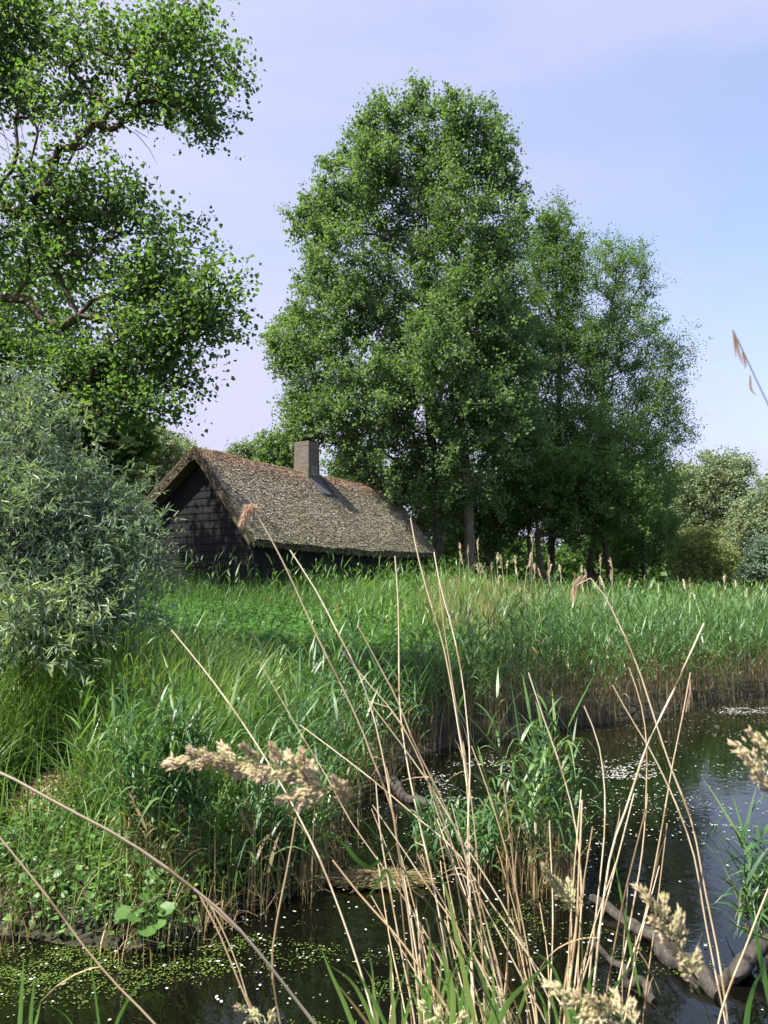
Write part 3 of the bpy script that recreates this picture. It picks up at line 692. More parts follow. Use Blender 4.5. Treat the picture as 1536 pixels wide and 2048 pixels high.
# near poplar overhanging from the left
DT = 9.5
ell = [E(60, 50, 120, 75, DT), E(215, 105, 105, 75, DT - .3), E(335, 105, 60, 65, DT - .7), E(310, 190, 60, 35, DT - .6), E(130, 205, 85, 45, DT, .3), E(30, 180, 60, 70, DT + .3, .3), E(380, 180, 35, 35, DT - .8),
       E(65, 425, 95, 70, DT), E(185, 425, 75, 60, DT - .3), E(140, 520, 110, 45, DT), E(300, 560, 75, 50, DT - .5), E(390, 620, 42, 48, DT - .8), E(290, 680, 85, 52, DT - .5), E(150, 755, 130, 55, DT), E(290, 765, 60, 42, DT - .4), E(55, 690, 55, 45, DT), E(225, 610, 75, 38, DT, .5), E(60, 810, 70, 45, DT), E(-40, 90, 60, 90, DT), E(-40, 450, 60, 90, DT), E(-50, 700, 60, 90, DT), E(180, 340, 40, 20, DT, .6), E(20, 560, 25, 40, DT, .5)]
up_t = tips([(412, 8), (402, 35), (438, 62), (452, 88), (470, 108), (483, 132), (488, 168), (468, 162), (452, 200), (460, 232), (446, 258), (420, 305), (428, 270), (398, 262), (370, 268), (345, 262), (335, 238), (300, 232), (262, 240), (235, 255), (200, 250), (175, 288), (150, 300), (118, 298), (88, 262), (60, 180), (20, 200), (375, 20), (350, 0), (30, 240), (410, 235), (385, 245)], [(215, 95), (310, 150), (80, 90)], DT - .5, .6)
lo_t = tips([(100, 322), (60, 330), (160, 325), (238, 348), (244, 372), (290, 384), (332, 440), (310, 425), (348, 482), (383, 462), (418, 492), (446, 512), (438, 545), (466, 570), (478, 592), (462, 612), (486, 640), (478, 688), (452, 680), (430, 718), (400, 735), (400, 788), (383, 770), (358, 848), (332, 832), (300, 852), (262, 815), (238, 855), (200, 842), (150, 830), (445, 650), (420, 540), (340, 800), (25, 340)], [(90, 440), (190, 450), (160, 630), (280, 640), (200, 740)], DT - .5, .6)
Lb = [np.array([at(u, v, d) for u, v, d in L]) for L in [
    [(-230, 40, 9.8), (-60, 10, 9.6), (110, 65, 9.5), (190, 95, 9.3), (250, 125, 9.1), (310, 180, 8.9), (370, 215, 8.7)],
    [(-60, 10, 9.6), (60, 50, 9.8), (150, 150, 9.4), (215, 215, 9.2), (235, 240, 9.1)],
    [(190, 95, 9.3), (225, 60, 9.2), (235, 10, 9.2)],
    [(-230, 560, 9.8), (-60, 590, 9.7), (55, 600, 9.5), (88, 640, 9.4), (125, 654, 9.3), (158, 632, 9.2), (185, 600, 9.2), (260, 575, 9.0), (350, 560, 8.8)],
    [(158, 632, 9.2), (135, 590, 9.3), (115, 545, 9.4), (118, 510, 9.4)],
    [(-230, 350, 9.8), (-60, 400, 9.7), (40, 425, 9.5), (110, 450, 9.4), (200, 440, 9.2)],
    [(158, 632, 9.2), (215, 640, 9.1), (300, 680, 9.0), (380, 665, 8.8)],
    [(-230, 740, 9.8), (0, 720, 9.6), (150, 730, 9.3), (280, 760, 9.1)]]]
TX = at(-260, 1200, 10.0)
base_T = np.array([TX[0], 10.0, float(height(TX[0], 10.0)) - .1])
lt, lcl, lN = make_tree('poplar_tree', 'near poplar whose dark branches hang into the frame top left', ell, base_T, np.array([TX[0] + .2, 10.0, 11.5]), 820, .14, 24, .056, .38, T_POPLAR, M_POPLAR_NEAR, M_BARK_GOLD, .135, limbs=Lb, up=.1, tbias=.02, elong=1.25, carve=.9, cs=1.3, thr=.48, extra=np.vstack([up_t, lo_t]))
# bare hanging twigs
for (pts, d) in [([(235, 240), (222, 275), (208, 308)], 8.9), ([(240, 248), (275, 270), (300, 300), (315, 330)], 8.9), ([(325, 205), (318, 235), (300, 255)], 8.8), ([(445, 78), (455, 75), (465, 78)], 8.6), ([(20, 150), (35, 220), (50, 290), (62, 340)], 9.3), ([(10, 190), (60, 200), (90, 260), (100, 300)], 9.3),
                 ([(0, 240), (15, 290), (25, 330)], 9.2), ([(60, 130), (40, 190), (46, 260)], 9.4), ([(30, 160), (70, 215), (75, 300)], 9.3), ([(0, 265), (40, 300), (60, 330)], 9.2), ([(270, 260), (290, 272), (297, 276)], 8.9)]:
    P = np.array([at(u, v, d) for u, v in pts])
    s = np.linspace(0, 1, 7); Q = np.stack([np.interp(s, np.linspace(0, 1, len(P)), P[:, k]) for k in range(3)], -1)
    g = Geo(); tubes(g, Q[None], (np.linspace(.006, .002, 7))[None], 4, .5); g.obj('bare_twig', M_BARK_DARK, lt, True, loc=base_T)

# grey willow bush at the left
DW = 7.6
ell = [E(45, 930, 98, 76, DW), E(165, 1018, 72, 70, DW - .2), E(70, 1040, 120, 120, DW - .3), E(215, 1115, 66, 80, DW - .4), E(110, 1190, 140, 90, DW - .5), E(252, 1050, 22, 45, DW - .3, .5), E(230, 1200, 80, 60, DW - .4), E(60, 815, 60, 40, DW, .7), E(-30, 1000, 70, 150, DW), E(-30, 1200, 60, 80, DW - .4), E(285, 1050, 12, 20, DW - .3, .2), E(165, 1240, 95, 45, DW - .5), E(60, 1255, 110, 50, DW - .5), E(218, 1050, 55, 65, DW), E(20, 1250, 90, 40, DW - .6)]
def willow_leaves(cl, base, n_shoot, per, leaf, mat, root, tb=0.0, spread=.16):
    M = len(cl); ci = np.repeat(np.arange(M), n_shoot); n = len(ci)
    p0 = cl[ci] + RNG.normal(size=(n, 3)) * spread
    d = unit(unit(p0 - base)[:] * .7 + np.array([0, 0, .55]) + rsph(n) * .75); L = uni(.14, .34, n)
    k = np.repeat(np.arange(n), per); s = np.tile((np.arange(per) + .5) / per, n)
    sag = np.array([0, 0, -1.0]) * (s ** 2 * .10)[:, None]
    pos = p0[k] + d[k] * (L[k] * s)[:, None] + sag
    dr = unit(d[k] * .55 + rsph(len(k)) * .75 + np.array([0, 0, -.30]))
    nrm = unit(rsph(len(k)) * .6 + np.array([0, 0, 1.0]))
    tint = np.clip(.38 + RNG.normal(size=n)[k] * .16 + .20 * (s > .75) + RNG.normal(size=len(k)) * .1 + tb, 0, 1)
    gl = Geo(); leaves(gl, pos, dr, nrm, leaf * uni(.7, 1.2, len(k)), T_WILLOW, tint)
    gl.obj('foliage', mat, root, loc=base)
    gs = Geo(); Q = np.stack([p0, p0 + d * L[:, None] * .5 + np.array([0, 0, -.02]), p0 + d * L[:, None] + np.array([0, 0, -.10])], 1)
    tubes(gs, Q, np.tile([.003, .0022, .0012], (n, 1)), 3, .5)
    return gs
def willow_bush(label, ells, base, ncl, mind, n_shoot, per, leaf, tb=0.0, top=None):
    cl = sample_clumps(ells, ncl, mind); cl = cl[cl[:, 2] > base[2] + .15]
    root = thing('willow_bush', label, 'bush', base)
    gs = willow_leaves(cl, base, n_shoot, per, leaf, M_WILLOW, root, tb)
    # stems from a common foot
    foot = base + np.concatenate([RNG.normal(size=(len(cl), 2)) * .22, np.zeros((len(cl), 1))], 1)
    sel = RNG.random(len(cl)) < .35
    a, b_ = foot[sel], cl[sel]; mid = a * .45 + b_ * .55 + np.array([0, 0, .25]) * np.linalg.norm((b_ - a)[:, :2], axis=1)[:, None] * .5
    s = np.linspace(0, 1, 8)[None, :, None]
    Q = a[:, None] * (1 - s) ** 2 + 2 * mid[:, None] * s * (1 - s) + b_[:, None] * s ** 2
    tubes(gs, Q, np.repeat(np.linspace(.016, .004, 8)[None], len(a), 0), 4, .5)
    gs.obj('stems', M_BARK_DARK, root, loc=base)
    return root
bW = gxy(90, DW); bW[2] += .05
willow_bush('grey-green willow bush filling the left edge beside the hut', ell, bW, 520, .10, 10, 8, .086)
# young yellow-green shoots in front of the bush
ell = [E(10, 1010, 45, 50, 6.4, .5), E(50, 1230, 50, 40, 6.2), E(160, 1260, 45, 35, 6.2), E(10, 1280, 40, 40, 6.2), E(60, 825, 45, 30, 6.9, .4), E(30, 1270, 60, 35, 6.2)]
bY = gxy(-70, 7.4)
willow_bush('yellow-green willow shoots in front of the grey willow bush', ell, bY, 42, .10, 6, 8, .10, .40)
# elder with cream flower plates
DE = 10.8
ell = [E(60, 880, 110, 65, DE), E(180, 890, 100, 60, DE), E(265, 880, 35, 45, DE), E(100, 960, 150, 60, DE), E(220, 960, 50, 50, DE)]
er, ecl, _ = make_tree('elder_bush', 'elder in flower behind the grey willow bush', ell, gxy(120, DE), at(120, 850, DE), 150, .22, 60, .085, .26, T_POPLAR, M_ELDER, M_BARK_DARK, .06, cat='bush', tbias=.1)
eb = np.array(er.location)
g = Geo(); nf = 90
a_ = uni(0, 2 * np.pi, nf); rr = np.sqrt(RNG.random(nf))
pts = np.stack([rr * np.cos(a_) * .085, rr * np.sin(a_) * .085, .02 * (1 - rr ** 2) + uni(-.006, .006, nf)], -1)
leaves(g, pts, rsph(nf) * [1, 1, .2], np.array([[0, 0, 1.0]]) + rsph(nf) * .4, uni(.016, .03, nf), T_ROUND, RNG.random(nf))
umbel = g.mesh('flower_head', M_FLOWER)
fpx = [(15, 905), (40, 915), (55, 900), (28, 925), (45, 928), (85, 915), (70, 935), (20, 880), (65, 875), (240, 870), (255, 880), (230, 885), (205, 880), (195, 868), (245, 892), (225, 905), (265, 905), (215, 920), (190, 925), (160, 905), (150, 925), (235, 935), (275, 890), (280, 930), (120, 930), (100, 890), (135, 880), (10, 950), (270, 945), (245, 955), (180, 950), (130, 960)]
for u, v in fpx:
    o = bpy.data.objects.new('flower_head', umbel); C.objects.link(o); o.parent = er
    p = at(u, v, DE - uni(.45, 1.0, 1)[0]) - eb
    o.location = tuple(p); s = random.uniform(.75, 1.25); o.scale = (s, s, s); o.rotation_euler = (random.uniform(-.1, .35), random.uniform(-.25, .25), random.uniform(0, 6))

# ------------------------------------------------------------------ grass, reeds and other ground vegetation (uncountable: stuff)
def blades(g, base, hgt, lean, wid, tint, S=6, az=None, curl=1.0, tintvar=True):
    n = len(base); az = uni(0, 2 * np.pi, n) if az is None else az
    s = np.linspace(0, 1, S)[None, :]
    o_ = np.stack([np.cos(az), np.sin(az), np.zeros(n)], -1)
    hor = hgt[:, None] * lean[:, None] * (s ** (1.6 + .6 * curl)); ver = hgt[:, None] * (s - .38 * lean[:, None] * s ** 3)
    Cn = base[:, None, :] + o_[:, None, :] * hor[..., None] + np.array([0, 0, 1.0]) * ver[..., None]
    tw = uni(-.9, .9, n) + az + np.pi / 2
    side = np.stack([np.cos(tw), np.sin(tw), np.zeros(n)], -1)
    w = wid[:, None] * np.maximum(.04, (1 - s ** 2.2)) * (.55 + .45 * np.minimum(1, s * 4))
    ribbons(g, Cn, side, w, tint)
def reeds(g, base, H, nleaf, wid, tint, dead=None, llen=.42, bend=.12):
    """green reed: upright stem, long arching leaves"""
    n = len(base); az = uni(0, 2 * np.pi, n); S = 6; s = np.linspace(0, 1, S)[None, :]
    ln = RNG.normal(size=n) * bend
    o_ = np.stack([np.cos(az), np.sin(az), np.zeros(n)], -1)
    Cn = base[:, None] + np.array([0, 0, 1.0]) * (H[:, None] * s)[..., None] + o_[:, None] * (H[:, None] * ln[:, None] * s ** 1.8)[..., None]
    tt = np.repeat(tint[:, None], S, 1); lowtan = (s < .34) & (RNG.random((n, 1)) < .85)
    tt = np.where(lowtan, uni(.78, .95, n)[:, None], tt)
    ta = uni(0, np.pi, n)
    for q in (0, 1):
        side = np.stack([np.cos(ta + q * 1.57), np.sin(ta + q * 1.57), np.zeros(n)], -1)
        ribbons(g, Cn, side, np.repeat((.0035 * (1 - .6 * s)), n, 0), tt)
    k = np.repeat(np.arange(n), nleaf); m_ = len(k)
    sl = np.tile((np.arange(nleaf) + .6) / nleaf, n) * .68 + .30 + uni(-.04, .04, m_)
    p0 = base[k] + np.array([0, 0, 1.0]) * (H[k] * sl)[:, None] + o_[k] * (H[k] * ln[k] * sl ** 1.8)[:, None]
    la = (np.arange(m_) % 2) * np.pi + az[k] + RNG.normal(size=m_) * .7
    oo = np.stack([np.cos(la), np.sin(la), np.zeros(m_)], -1)
    L = llen * uni(.6, 1.3, m_) * np.where(sl > .9, .75, 1); S2 = 6; s2 = np.linspace(0, 1, S2)[None, :]
    up_ = uni(.55, 1.0, m_) + np.where(sl > .88, .3, 0); dr = uni(.05, 1.0, m_)
    Cl = p0[:, None] + oo[:, None] * (L[:, None] * s2 * .62)[..., None] + np.array([0, 0, 1.0]) * (L[:, None] * (up_[:, None] * s2 - dr[:, None] * s2 ** 2.2))[..., None]
    ra = la + np.pi / 2 + uni(-.5, .5, m_)
    side = np.stack([np.cos(ra), np.sin(ra), uni(-.5, .5, m_)], -1)
    wv = wid * uni(.7, 1.25, m_)
    w = wv[:, None] * np.maximum(.03, (1 - s2 ** 1.8)) * (.5 + .5 * np.minimum(1, s2 * 5))
    lt_ = np.clip(tint[k] + RNG.normal(size=m_) * .15, 0, .72)
    lt_ = np.where((sl < .45) & (RNG.random(m_) < .45), uni(.76, .95, m_), lt_)
    ribbons(g, Cl, side, w, lt_)
def scatter(n, x0, x1, y0, y1, fn):
    x = uni(x0, x1, n); y = uni(y0, y1, n); z = height(x, y); P = np.stack([x, y, z], -1)
    t = shore_t(x, y); u, v = project(P); k = fn(x, y, t, u, v) > RNG.random(n); return P[k], t[k], u[k], v[k]
def hut_clear(x, y):
    dx, dy = x - org[0], y - org[1]; a = dx * AX[0] + dy * AX[1]; b = dx * BX[0] + dy * BX[1]
    return ~((a > OH - .1) & (a < HL - .4) & (b > WL_ - .1) & (b < WR + .1))

hc = ground_at(105, 1585, .50)
def off_heap(x, y): return (np.hypot((x - hc[0]) / .42, (y - hc[1] + .12) / .55) > 1)
# reed bed along the far shore
def f_reed(x, y, t, u, v):
    a = sstep(-.28, .05, t) * (x > -.9)
    width = 1.0 + 2.6 * sstep(.5, 4, x)
    band = 1 - sstep(width * .7, width * 1.3, t)
    return a * band * (.45 + .8 * fbm(x * .9, y * .9, 31))
P, t_, u_, v_ = scatter(15000, -1, 14, 5, 22, f_reed)
P[:, 2] = np.maximum(P[:, 2], -.12); n = len(P)
g = Geo(); H = uni(1.0, 1.85, n) * (.72 + .28 * sstep(-.5, 2.0, P[:, 0])) * (.78 + .42 * fbm(P[:, 0] * 1.3, P[:, 1] * 1.3, 77))
reeds(g, P, H, 7, .0105, np.clip(.36 + .25 * (fbm(P[:, 0] * .8, P[:, 1] * .8, 12) - .5) + RNG.normal(size=n) * .13, .02, .7), llen=.42)
# dead stems and fallen straw at the foot of the reeds
P2, t2, _, _ = scatter(16000, -1.2, 14, 5, 20, lambda x, y, t, u, v: sstep(-.30, -.08, t) * (1 - sstep(.25, .9, t)))
n = len(P2); P2[:, 2] = np.maximum(P2[:, 2], -.05)
blades(g, P2, uni(.25, .85, n), np.abs(RNG.normal(size=n)) * .35, uni(.003, .006, n), uni(.79, 1.0, n), S=4)
tag(g.obj('reed_bed', M_REED, smooth=True), 'dense green reed bed with straw-brown feet along the far shore', 'reeds', None, 'stuff')

# reeds and tall grass on the rise behind (paler, seen end on)
def f_back(x, y, t, u, v):
    w = 1.0 + 2.6 * sstep(.5, 4, x)
    left = sstep(-3.0, 1.5, x - (y - 12) * .02)
    return (t > w * .7) * left * hut_clear(x, y) * (.35 + .9 * fbm(x * .5, y * .5, 61))
P, t_, u_, v_ = scatter(26000, -4, 26, 9, 34, f_back)
n = len(P); g = Geo()
half = RNG.random(n) < .42
Pa, Pb = P[half], P[~half]; na, nb_ = len(Pa), len(Pb)
reeds(g, Pa, uni(.8, 1.6, na), 6, .012, np.clip(.52 + RNG.normal(size=na) * .14, .05, .72), llen=.42)
blades(g, np.repeat(Pb, 3, 0) + RNG.normal(size=(nb_ * 3, 3)) * [.12, .12, 0], uni(.5, 1.2, nb_ * 3), uni(.1, .7, nb_ * 3), uni(.005, .010, nb_ * 3), np.clip(.58 + RNG.normal(size=nb_ * 3) * .14, .05, 1), S=5)
# straw coloured dead grass on the crest below the poplars
def f_dry(x, y, t, u, v): return ((u > 850) & (u < 1260)) * (y > 16) * (fbm(x * .7, y * .7, 91) > .44) * .85
P, _, _, _ = scatter(14000, 1, 12, 16, 27, f_dry); n = len(P)
blades(g, np.repeat(P, 2, 0) + RNG.normal(size=(2 * n, 3)) * [.1, .1, 0], uni(.8, 1.6, 2 * n), uni(.03, .4, 2 * n), uni(.004, .008, 2 * n), uni(.80, 1.0, 2 * n), S=4)
tag(g.obj('tall_grass', M_GRASS, smooth=True), 'pale green reeds and straw grass on the rise beyond the shore', 'grass', None, 'stuff')

# meadow grass on the left bank
def f_grass(x, y, t, u, v):
    near = sstep(.35, 1.1, t)
    nettle = sstep(8.5, 11.5, y) * (x > -6) * (y < 19.5)
    return off_heap(x, y) * near * (x < 1.6) * (1 - .95 * nettle) * hut_clear(x, y) * (.35 + .8 * fbm(x * .8, y * .8, 51))
P, t_, u_, v_ = scatter(34000, -9, 2, 4.5, 14, f_grass); n = len(P); g = Geo()
tall = .62 + .62 * fbm(P[:, 0] * .6, P[:, 1] * .6, 15)
blades(g, np.repeat(P, 2, 0) + RNG.normal(size=(2 * n, 3)) * [.06, .06, 0], np.repeat(tall, 2) * uni(.55, 1.25, 2 * n), uni(.15, 1.0, 2 * n), uni(.0035, .0075, 2 * n), np.clip(np.repeat(.60 + .5 * (fbm(P[:, 0] * .5, P[:, 1] * .5, 25) - .5), 2) + RNG.normal(size=2 * n) * .13, .05, .76), S=6)
kk = RNG.random(n) < .14
reeds(g, P[kk], uni(.7, 1.2, kk.sum()), 6, .009, np.clip(.5 + RNG.normal(size=kk.sum()) * .12, .1, .7), llen=.34)
kk = RNG.random(n) < .05
blades(g, P[kk], uni(.6, 1.2, kk.sum()), uni(.05, .5, kk.sum()), uni(.002, .004, kk.sum()), uni(.85, 1, kk.sum()), S=5)
P, t_, u_, v_ = scatter(4200, -6.5, -1.0, 5.5, 7.6, lambda x, y, t, u, v: (t > .7) * off_heap(x, y) * .9); n = len(P)
blades(g, np.repeat(P, 2, 0) + RNG.normal(size=(2 * n, 3)) * [.06, .06, 0], uni(.6, 1.2, 2 * n), uni(.1, .8, 2 * n), uni(.003, .0065, 2 * n), np.clip(.60 + RNG.normal(size=2 * n) * .12, .05, .76), S=6)
P, t_, u_, v_ = scatter(3600, -6.0, -1.4, 6.3, 7.7, lambda x, y, t, u, v: off_heap(x, y) * .9); n = len(P)
blades(g, np.repeat(P, 2, 0) + RNG.normal(size=(2 * n, 3)) * [.06, .06, 0], uni(.9, 1.5, 2 * n), uni(.08, .6, 2 * n), uni(.0035, .0075, 2 * n), np.clip(.64 + RNG.normal(size=2 * n) * .11, .05, .76), S=6)
tag(g.obj('meadow_grass', M_GRASS, smooth=True), 'bright green meadow grass on the left bank', 'grass', None, 'stuff')
# grass round the hut
P, t_, u_, v_ = scatter(21000, -12, 6, 14, 27, lambda x, y, t, u, v: hut_clear(x, y) * (x < 3.5) * (.3 + .8 * fbm(x * .7, y * .7, 52)) * np.where((y < 18.3) & (x > -6.5), .07, 1))
n = len(P); g = Geo()
blades(g, np.repeat(P, 3, 0) + RNG.normal(size=(3 * n, 3)) * [.07, .07, 0], uni(.6, 1.4, 3 * n) * np.repeat(.75 + .6 * fbm(P[:, 0] * .9, P[:, 1] * .9, 88), 3), uni(.05, .7, 3 * n), uni(.006, .011, 3 * n), np.clip(.40 + RNG.normal(size=3 * n) * .14, .05, .76), S=5)
kk = RNG.random(n) < .06
reeds(g, P[kk], uni(1.2, 1.9, kk.sum()), 6, .014, np.clip(.40 + RNG.normal(size=kk.sum()) * .12, .1, .7), llen=.45)
tag(g.obj('hut_grass', M_GRASS, smooth=True), 'tall green grass growing against the foot of the hut walls', 'grass', None, 'stuff')
# nettles
def f_net(x, y, t, u, v): return hut_clear(x, y) * sstep(8.0, 10.0, y) * (1 - sstep(18.5, 20.5, y)) * (t > 1.6) * (1 - sstep(.5, 2.5, x - (y - 14) * .12)) * (.35 + .9 * fbm(x * .6, y * .6, 71))
P, _, _, _ = scatter(21000, -8, 5, 7.5, 21, f_net); n = len(P); g = Geo()
H = uni(.35, .75, n); tiers = 5
k = np.repeat(np.arange(n), tiers * 2); m_ = len(k); tier = np.tile(np.repeat(np.arange(tiers), 2), n); sideq = np.tile(np.tile([0, 1], tiers), n)
s = .35 + .65 * (tier + 1) / tiers; aa = uni(0, 6.28, n)[k] + tier * 1.57 + sideq * np.pi
pos = P[k] + np.stack([RNG.normal(size=m_) * .015, RNG.normal(size=m_) * .015, H[k] * s], -1)
dr = np.stack([np.cos(aa), np.sin(aa), uni(-.45, .35, m_)], -1)
leaves(g, pos, dr, np.array([0, 0, 1.0]) + rsph(m_) * .35, uni(.09, .16, m_) * (1.15 - .5 * (tier == tiers - 1)), T_NETTLE, np.clip(.3 + .12 * tier + RNG.normal(size=m_) * .15, 0, 1))
blades(g, P, H, np.full(n, .1), np.full(n, .003), uni(.1, .4, n), S=3)
tag(g.obj('nettle_bed', M_NETTLE), 'dark green nettles covering the slope below the hut', 'nettles', None, 'stuff')
# broad leaved ground cover at the water's edge on the left
def f_cov(x, y, t, u, v): return off_heap(x, y) * (x < .3) * sstep(-0.04, .05, t) * (1 - sstep(1.3, 2.4, t)) * (.25 + 1.0 * fbm(x * 1.3, y * 1.3, 81))
P, _, _, _ = scatter(19000, -7, .5, 4, 9, f_cov); n = len(P); g = Geo()
k = np.repeat(np.arange(n), 4); m_ = len(k); az = uni(0, 6.28, m_)
pos = P[k] + np.stack([np.cos(az) * .05, np.sin(az) * .05, uni(.03, .36, m_)], -1)
dd = np.stack([np.cos(az), np.sin(az), uni(-.7, .4, m_)], -1); nn_ = np.array([0, -.25, 1.0]) + rsph(m_) * .7; szz = .018 + .038 * RNG.random(m_) ** 2; tt_ = np.clip(uni(.0, .9, m_), 0, 1); q_ = RNG.random(m_) < .45
leaves(g, pos[q_], dd[q_], nn_[q_], szz[q_], T_ROUND, tt_[q_]); leaves(g, pos[~q_], dd[~q_], nn_[~q_], szz[~q_] * 1.6, T_NETTLE, tt_[~q_])
tag(g.obj('ground_cover', M_COVER), 'light green round-leaved plants along the left water edge', 'plants', None, 'stuff')
# sedge-like grass on the left water edge
P, _, _, _ = scatter(11000, -7, .6, 4, 9, lambda x, y, t, u, v: off_heap(x, y) * (x < .4) * sstep(-.03, .1, t) * (1 - sstep(1.4, 2.6, t)) * (.35 + .9 * fbm(x * 1.7, y * 1.7, 57))); n = len(P); g = Geo()
blades(g, np.repeat(P, 2, 0) + RNG.normal(size=(2 * n, 3)) * [.05, .05, 0], uni(.25, .85, 2 * n), uni(.15, 1.1, 2 * n), uni(.0028, .006, 2 * n), np.clip(.56 + RNG.normal(size=2 * n) * .15, .05, .76), S=6)
tag(g.obj('edge_grass', M_GRASS, smooth=True), 'short arching grass among the leaves at the left water edge', 'grass', None, 'stuff')
P, _, _, _ = scatter(11000, -7, .6, 4, 9, lambda x, y, t, u, v: (x < .4) * sstep(-.06, .0, t) * (1 - sstep(.5, 1.2, t))); n = len(P); g = Geo(); P[:, 2] += uni(.003, .02, n)
leaves(g, P, rsph(n) * [1, 1, .2], np.array([0, 0, 1.0]) + rsph(n) * .6, uni(.015, .06, n), (np.array([[-.2, 0, 0], [.2, 0, 0], [.12, 1, 0], [-.12, 1, 0]]), [(0, 1, 2, 3)]), np.clip(RNG.random(n) ** 2 * .5, 0, 1))
tag(g.obj('leaf_litter', leafmat('litter', [(0, (.025, .017, .010)), (.5, (.10, .07, .04)), (1, (.25, .19, .11))], 0, .8, .2)), 'brown dead leaves and scraps on the muddy left bank', 'litter', None, 'stuff')
# dead straw litter where the left bank meets the water
P, _, _, _ = scatter(7000, -4, .6, 4, 9, lambda x, y, t, u, v: (x < .5) * sstep(-.30, -.10, t) * (1 - sstep(.15, .6, t)) * (fbm(x * 1.5, y * 1.5, 5) > .36) * .9); n = len(P); g = Geo()
P[:, 2] = np.maximum(P[:, 2], -.02)
blades(g, P, uni(.12, .5, n), np.abs(RNG.normal(size=n)) * .8, uni(.0022, .0045, n), uni(.79, 1.0, n), S=5)
tag(g.obj('straw_litter', M_GRASS), 'brown dead straw hanging at the left water edge', 'straw', None, 'stuff')

# reed clumps that stand apart
def clump(name, label, cx, cy, rx, ry, ng, hg, nd, hd, wid=.011, llen=.45, tb=.32):
    root = thing(name, label, 'reed clump', (cx, cy, -.05)); o0 = np.array([cx, cy, -.05])
    def pts(n): 
        a = uni(0, 6.28, n); r = np.sqrt(RNG.random(n)); x = cx + np.cos(a) * r * rx; y = cy + np.sin(a) * r * ry
        return np.stack([x, y, np.maximum(height(x, y), -.05)], -1)
    g = Geo(); P = pts(ng); reeds(g, P, uni(hg[0], hg[1], ng), 7, wid, np.clip(tb + RNG.normal(size=ng) * .13, .02, .7), llen=llen, bend=.16)
    g.obj('green_leaves', M_REED, root, True, loc=o0)
    g = Geo(); P = pts(nd); blades(g, P, uni(hd[0], hd[1], nd), np.abs(RNG.normal(size=nd)) * .4, uni(.0025, .005, nd), uni(.79, 1, nd), S=5)
    g.obj('dead_stems', M_REED, root, loc=o0)
c1 = ground_at(300, 1850); clump('reed_clump', 'green reed clump with a skirt of brown straw at the left water edge', c1[0], c1[1] + .15, .26, .20, 85, (.75, 1.35), 360, (.25, .62), llen=.36)
c2 = ground_at(1095, 1800); clump('reed_clump', 'green reed clump standing in the open water right of centre', c2[0], c2[1] + .25, .27, .32, 42, (.6, 1.5), 170, (.2, .8), llen=.46, tb=.38)
c3 = ground_at(560, 1790); clump('reed_clump', 'straw-footed reed clump beside the narrow inlet', c3[0], c3[1] + .15, .36, .2, 32, (.4, .85), 240, (.2, .7), llen=.3)
c4 = ground_at(930, 1735); clump('reed_clump', 'low green sedge tuft in the middle of the pond', c4[0], c4[1], .40, .30, 60, (.25, .6), 60, (.1, .3), llen=.3, tb=.28)
c5 = ground_at(1570, 1905); clump('reed_clump', 'dark sedge clump at the lower right edge by the log', c5[0], c5[1], .22, .25, 34, (.3, .8), 30, (.1, .3), llen=.4, tb=.22)
# floating leaves : butterbur-like plant at the water's edge
pb = ground_at(290, 1838, .2); root = thing('water_dock', 'plant with large round blue-green leaves at the waterline', 'plant', pb)
g = Geo(); n = 9; az = np.linspace(0, 6.28, n, endpoint=False) + uni(-.3, .3, n)
pos = pb + np.stack([np.cos(az) * .08, np.sin(az) * .05, uni(-.02, .09, n)], -1)
leaves(g, pos, np.stack([np.cos(az), np.sin(az) - .3, uni(-.3, .2, n)], -1), np.array([0, -.5, 1.0]) + rsph(n) * .25, uni(.09, .13, n), T_ROUND, uni(.2, .5, n)); g.obj('leaf_rosette', M_COVER, root, loc=pb)
g = Geo(); Q = np.stack([np.repeat((pb - [0, -.05, .22])[None], n, 0), pos], 1); tubes(g, Q, np.full((n, 2), .004), 4, .3); g.obj('stalks', M_COVER, root, loc=pb)

# straw and wood-chip heap on the left bank
root = thing('straw_heap', 'small heap of pale cut straw and chips lying on the left bank', 'heap', (hc[0], hc[1], float(height(hc[0], hc[1]))))
g = Geo(); n = 1500; a = uni(0, 6.28, n); r = np.sqrt(RNG.random(n)); x = hc[0] + np.cos(a) * r * .34; y = hc[1] + np.sin(a) * r * .38
z = height(x, y) + .13 * (1 - r ** 2) + uni(0, .03, n)
leaves(g, np.stack([x, y, z], -1), rsph(n) * [1, 1, .35], np.array([0, 0, 1.0]) + rsph(n) * .5, uni(.03, .09, n), (np.array([[-.14, 0, 0], [.14, 0, 0], [.12, 1, 0], [-.12, 1, 0]]), [(0, 1, 2, 3)]), np.clip(RNG.random(n) ** 1.5 * .75, 0, 1))
g.obj('chips', M_STRAW, root, loc=np.array(root.location))

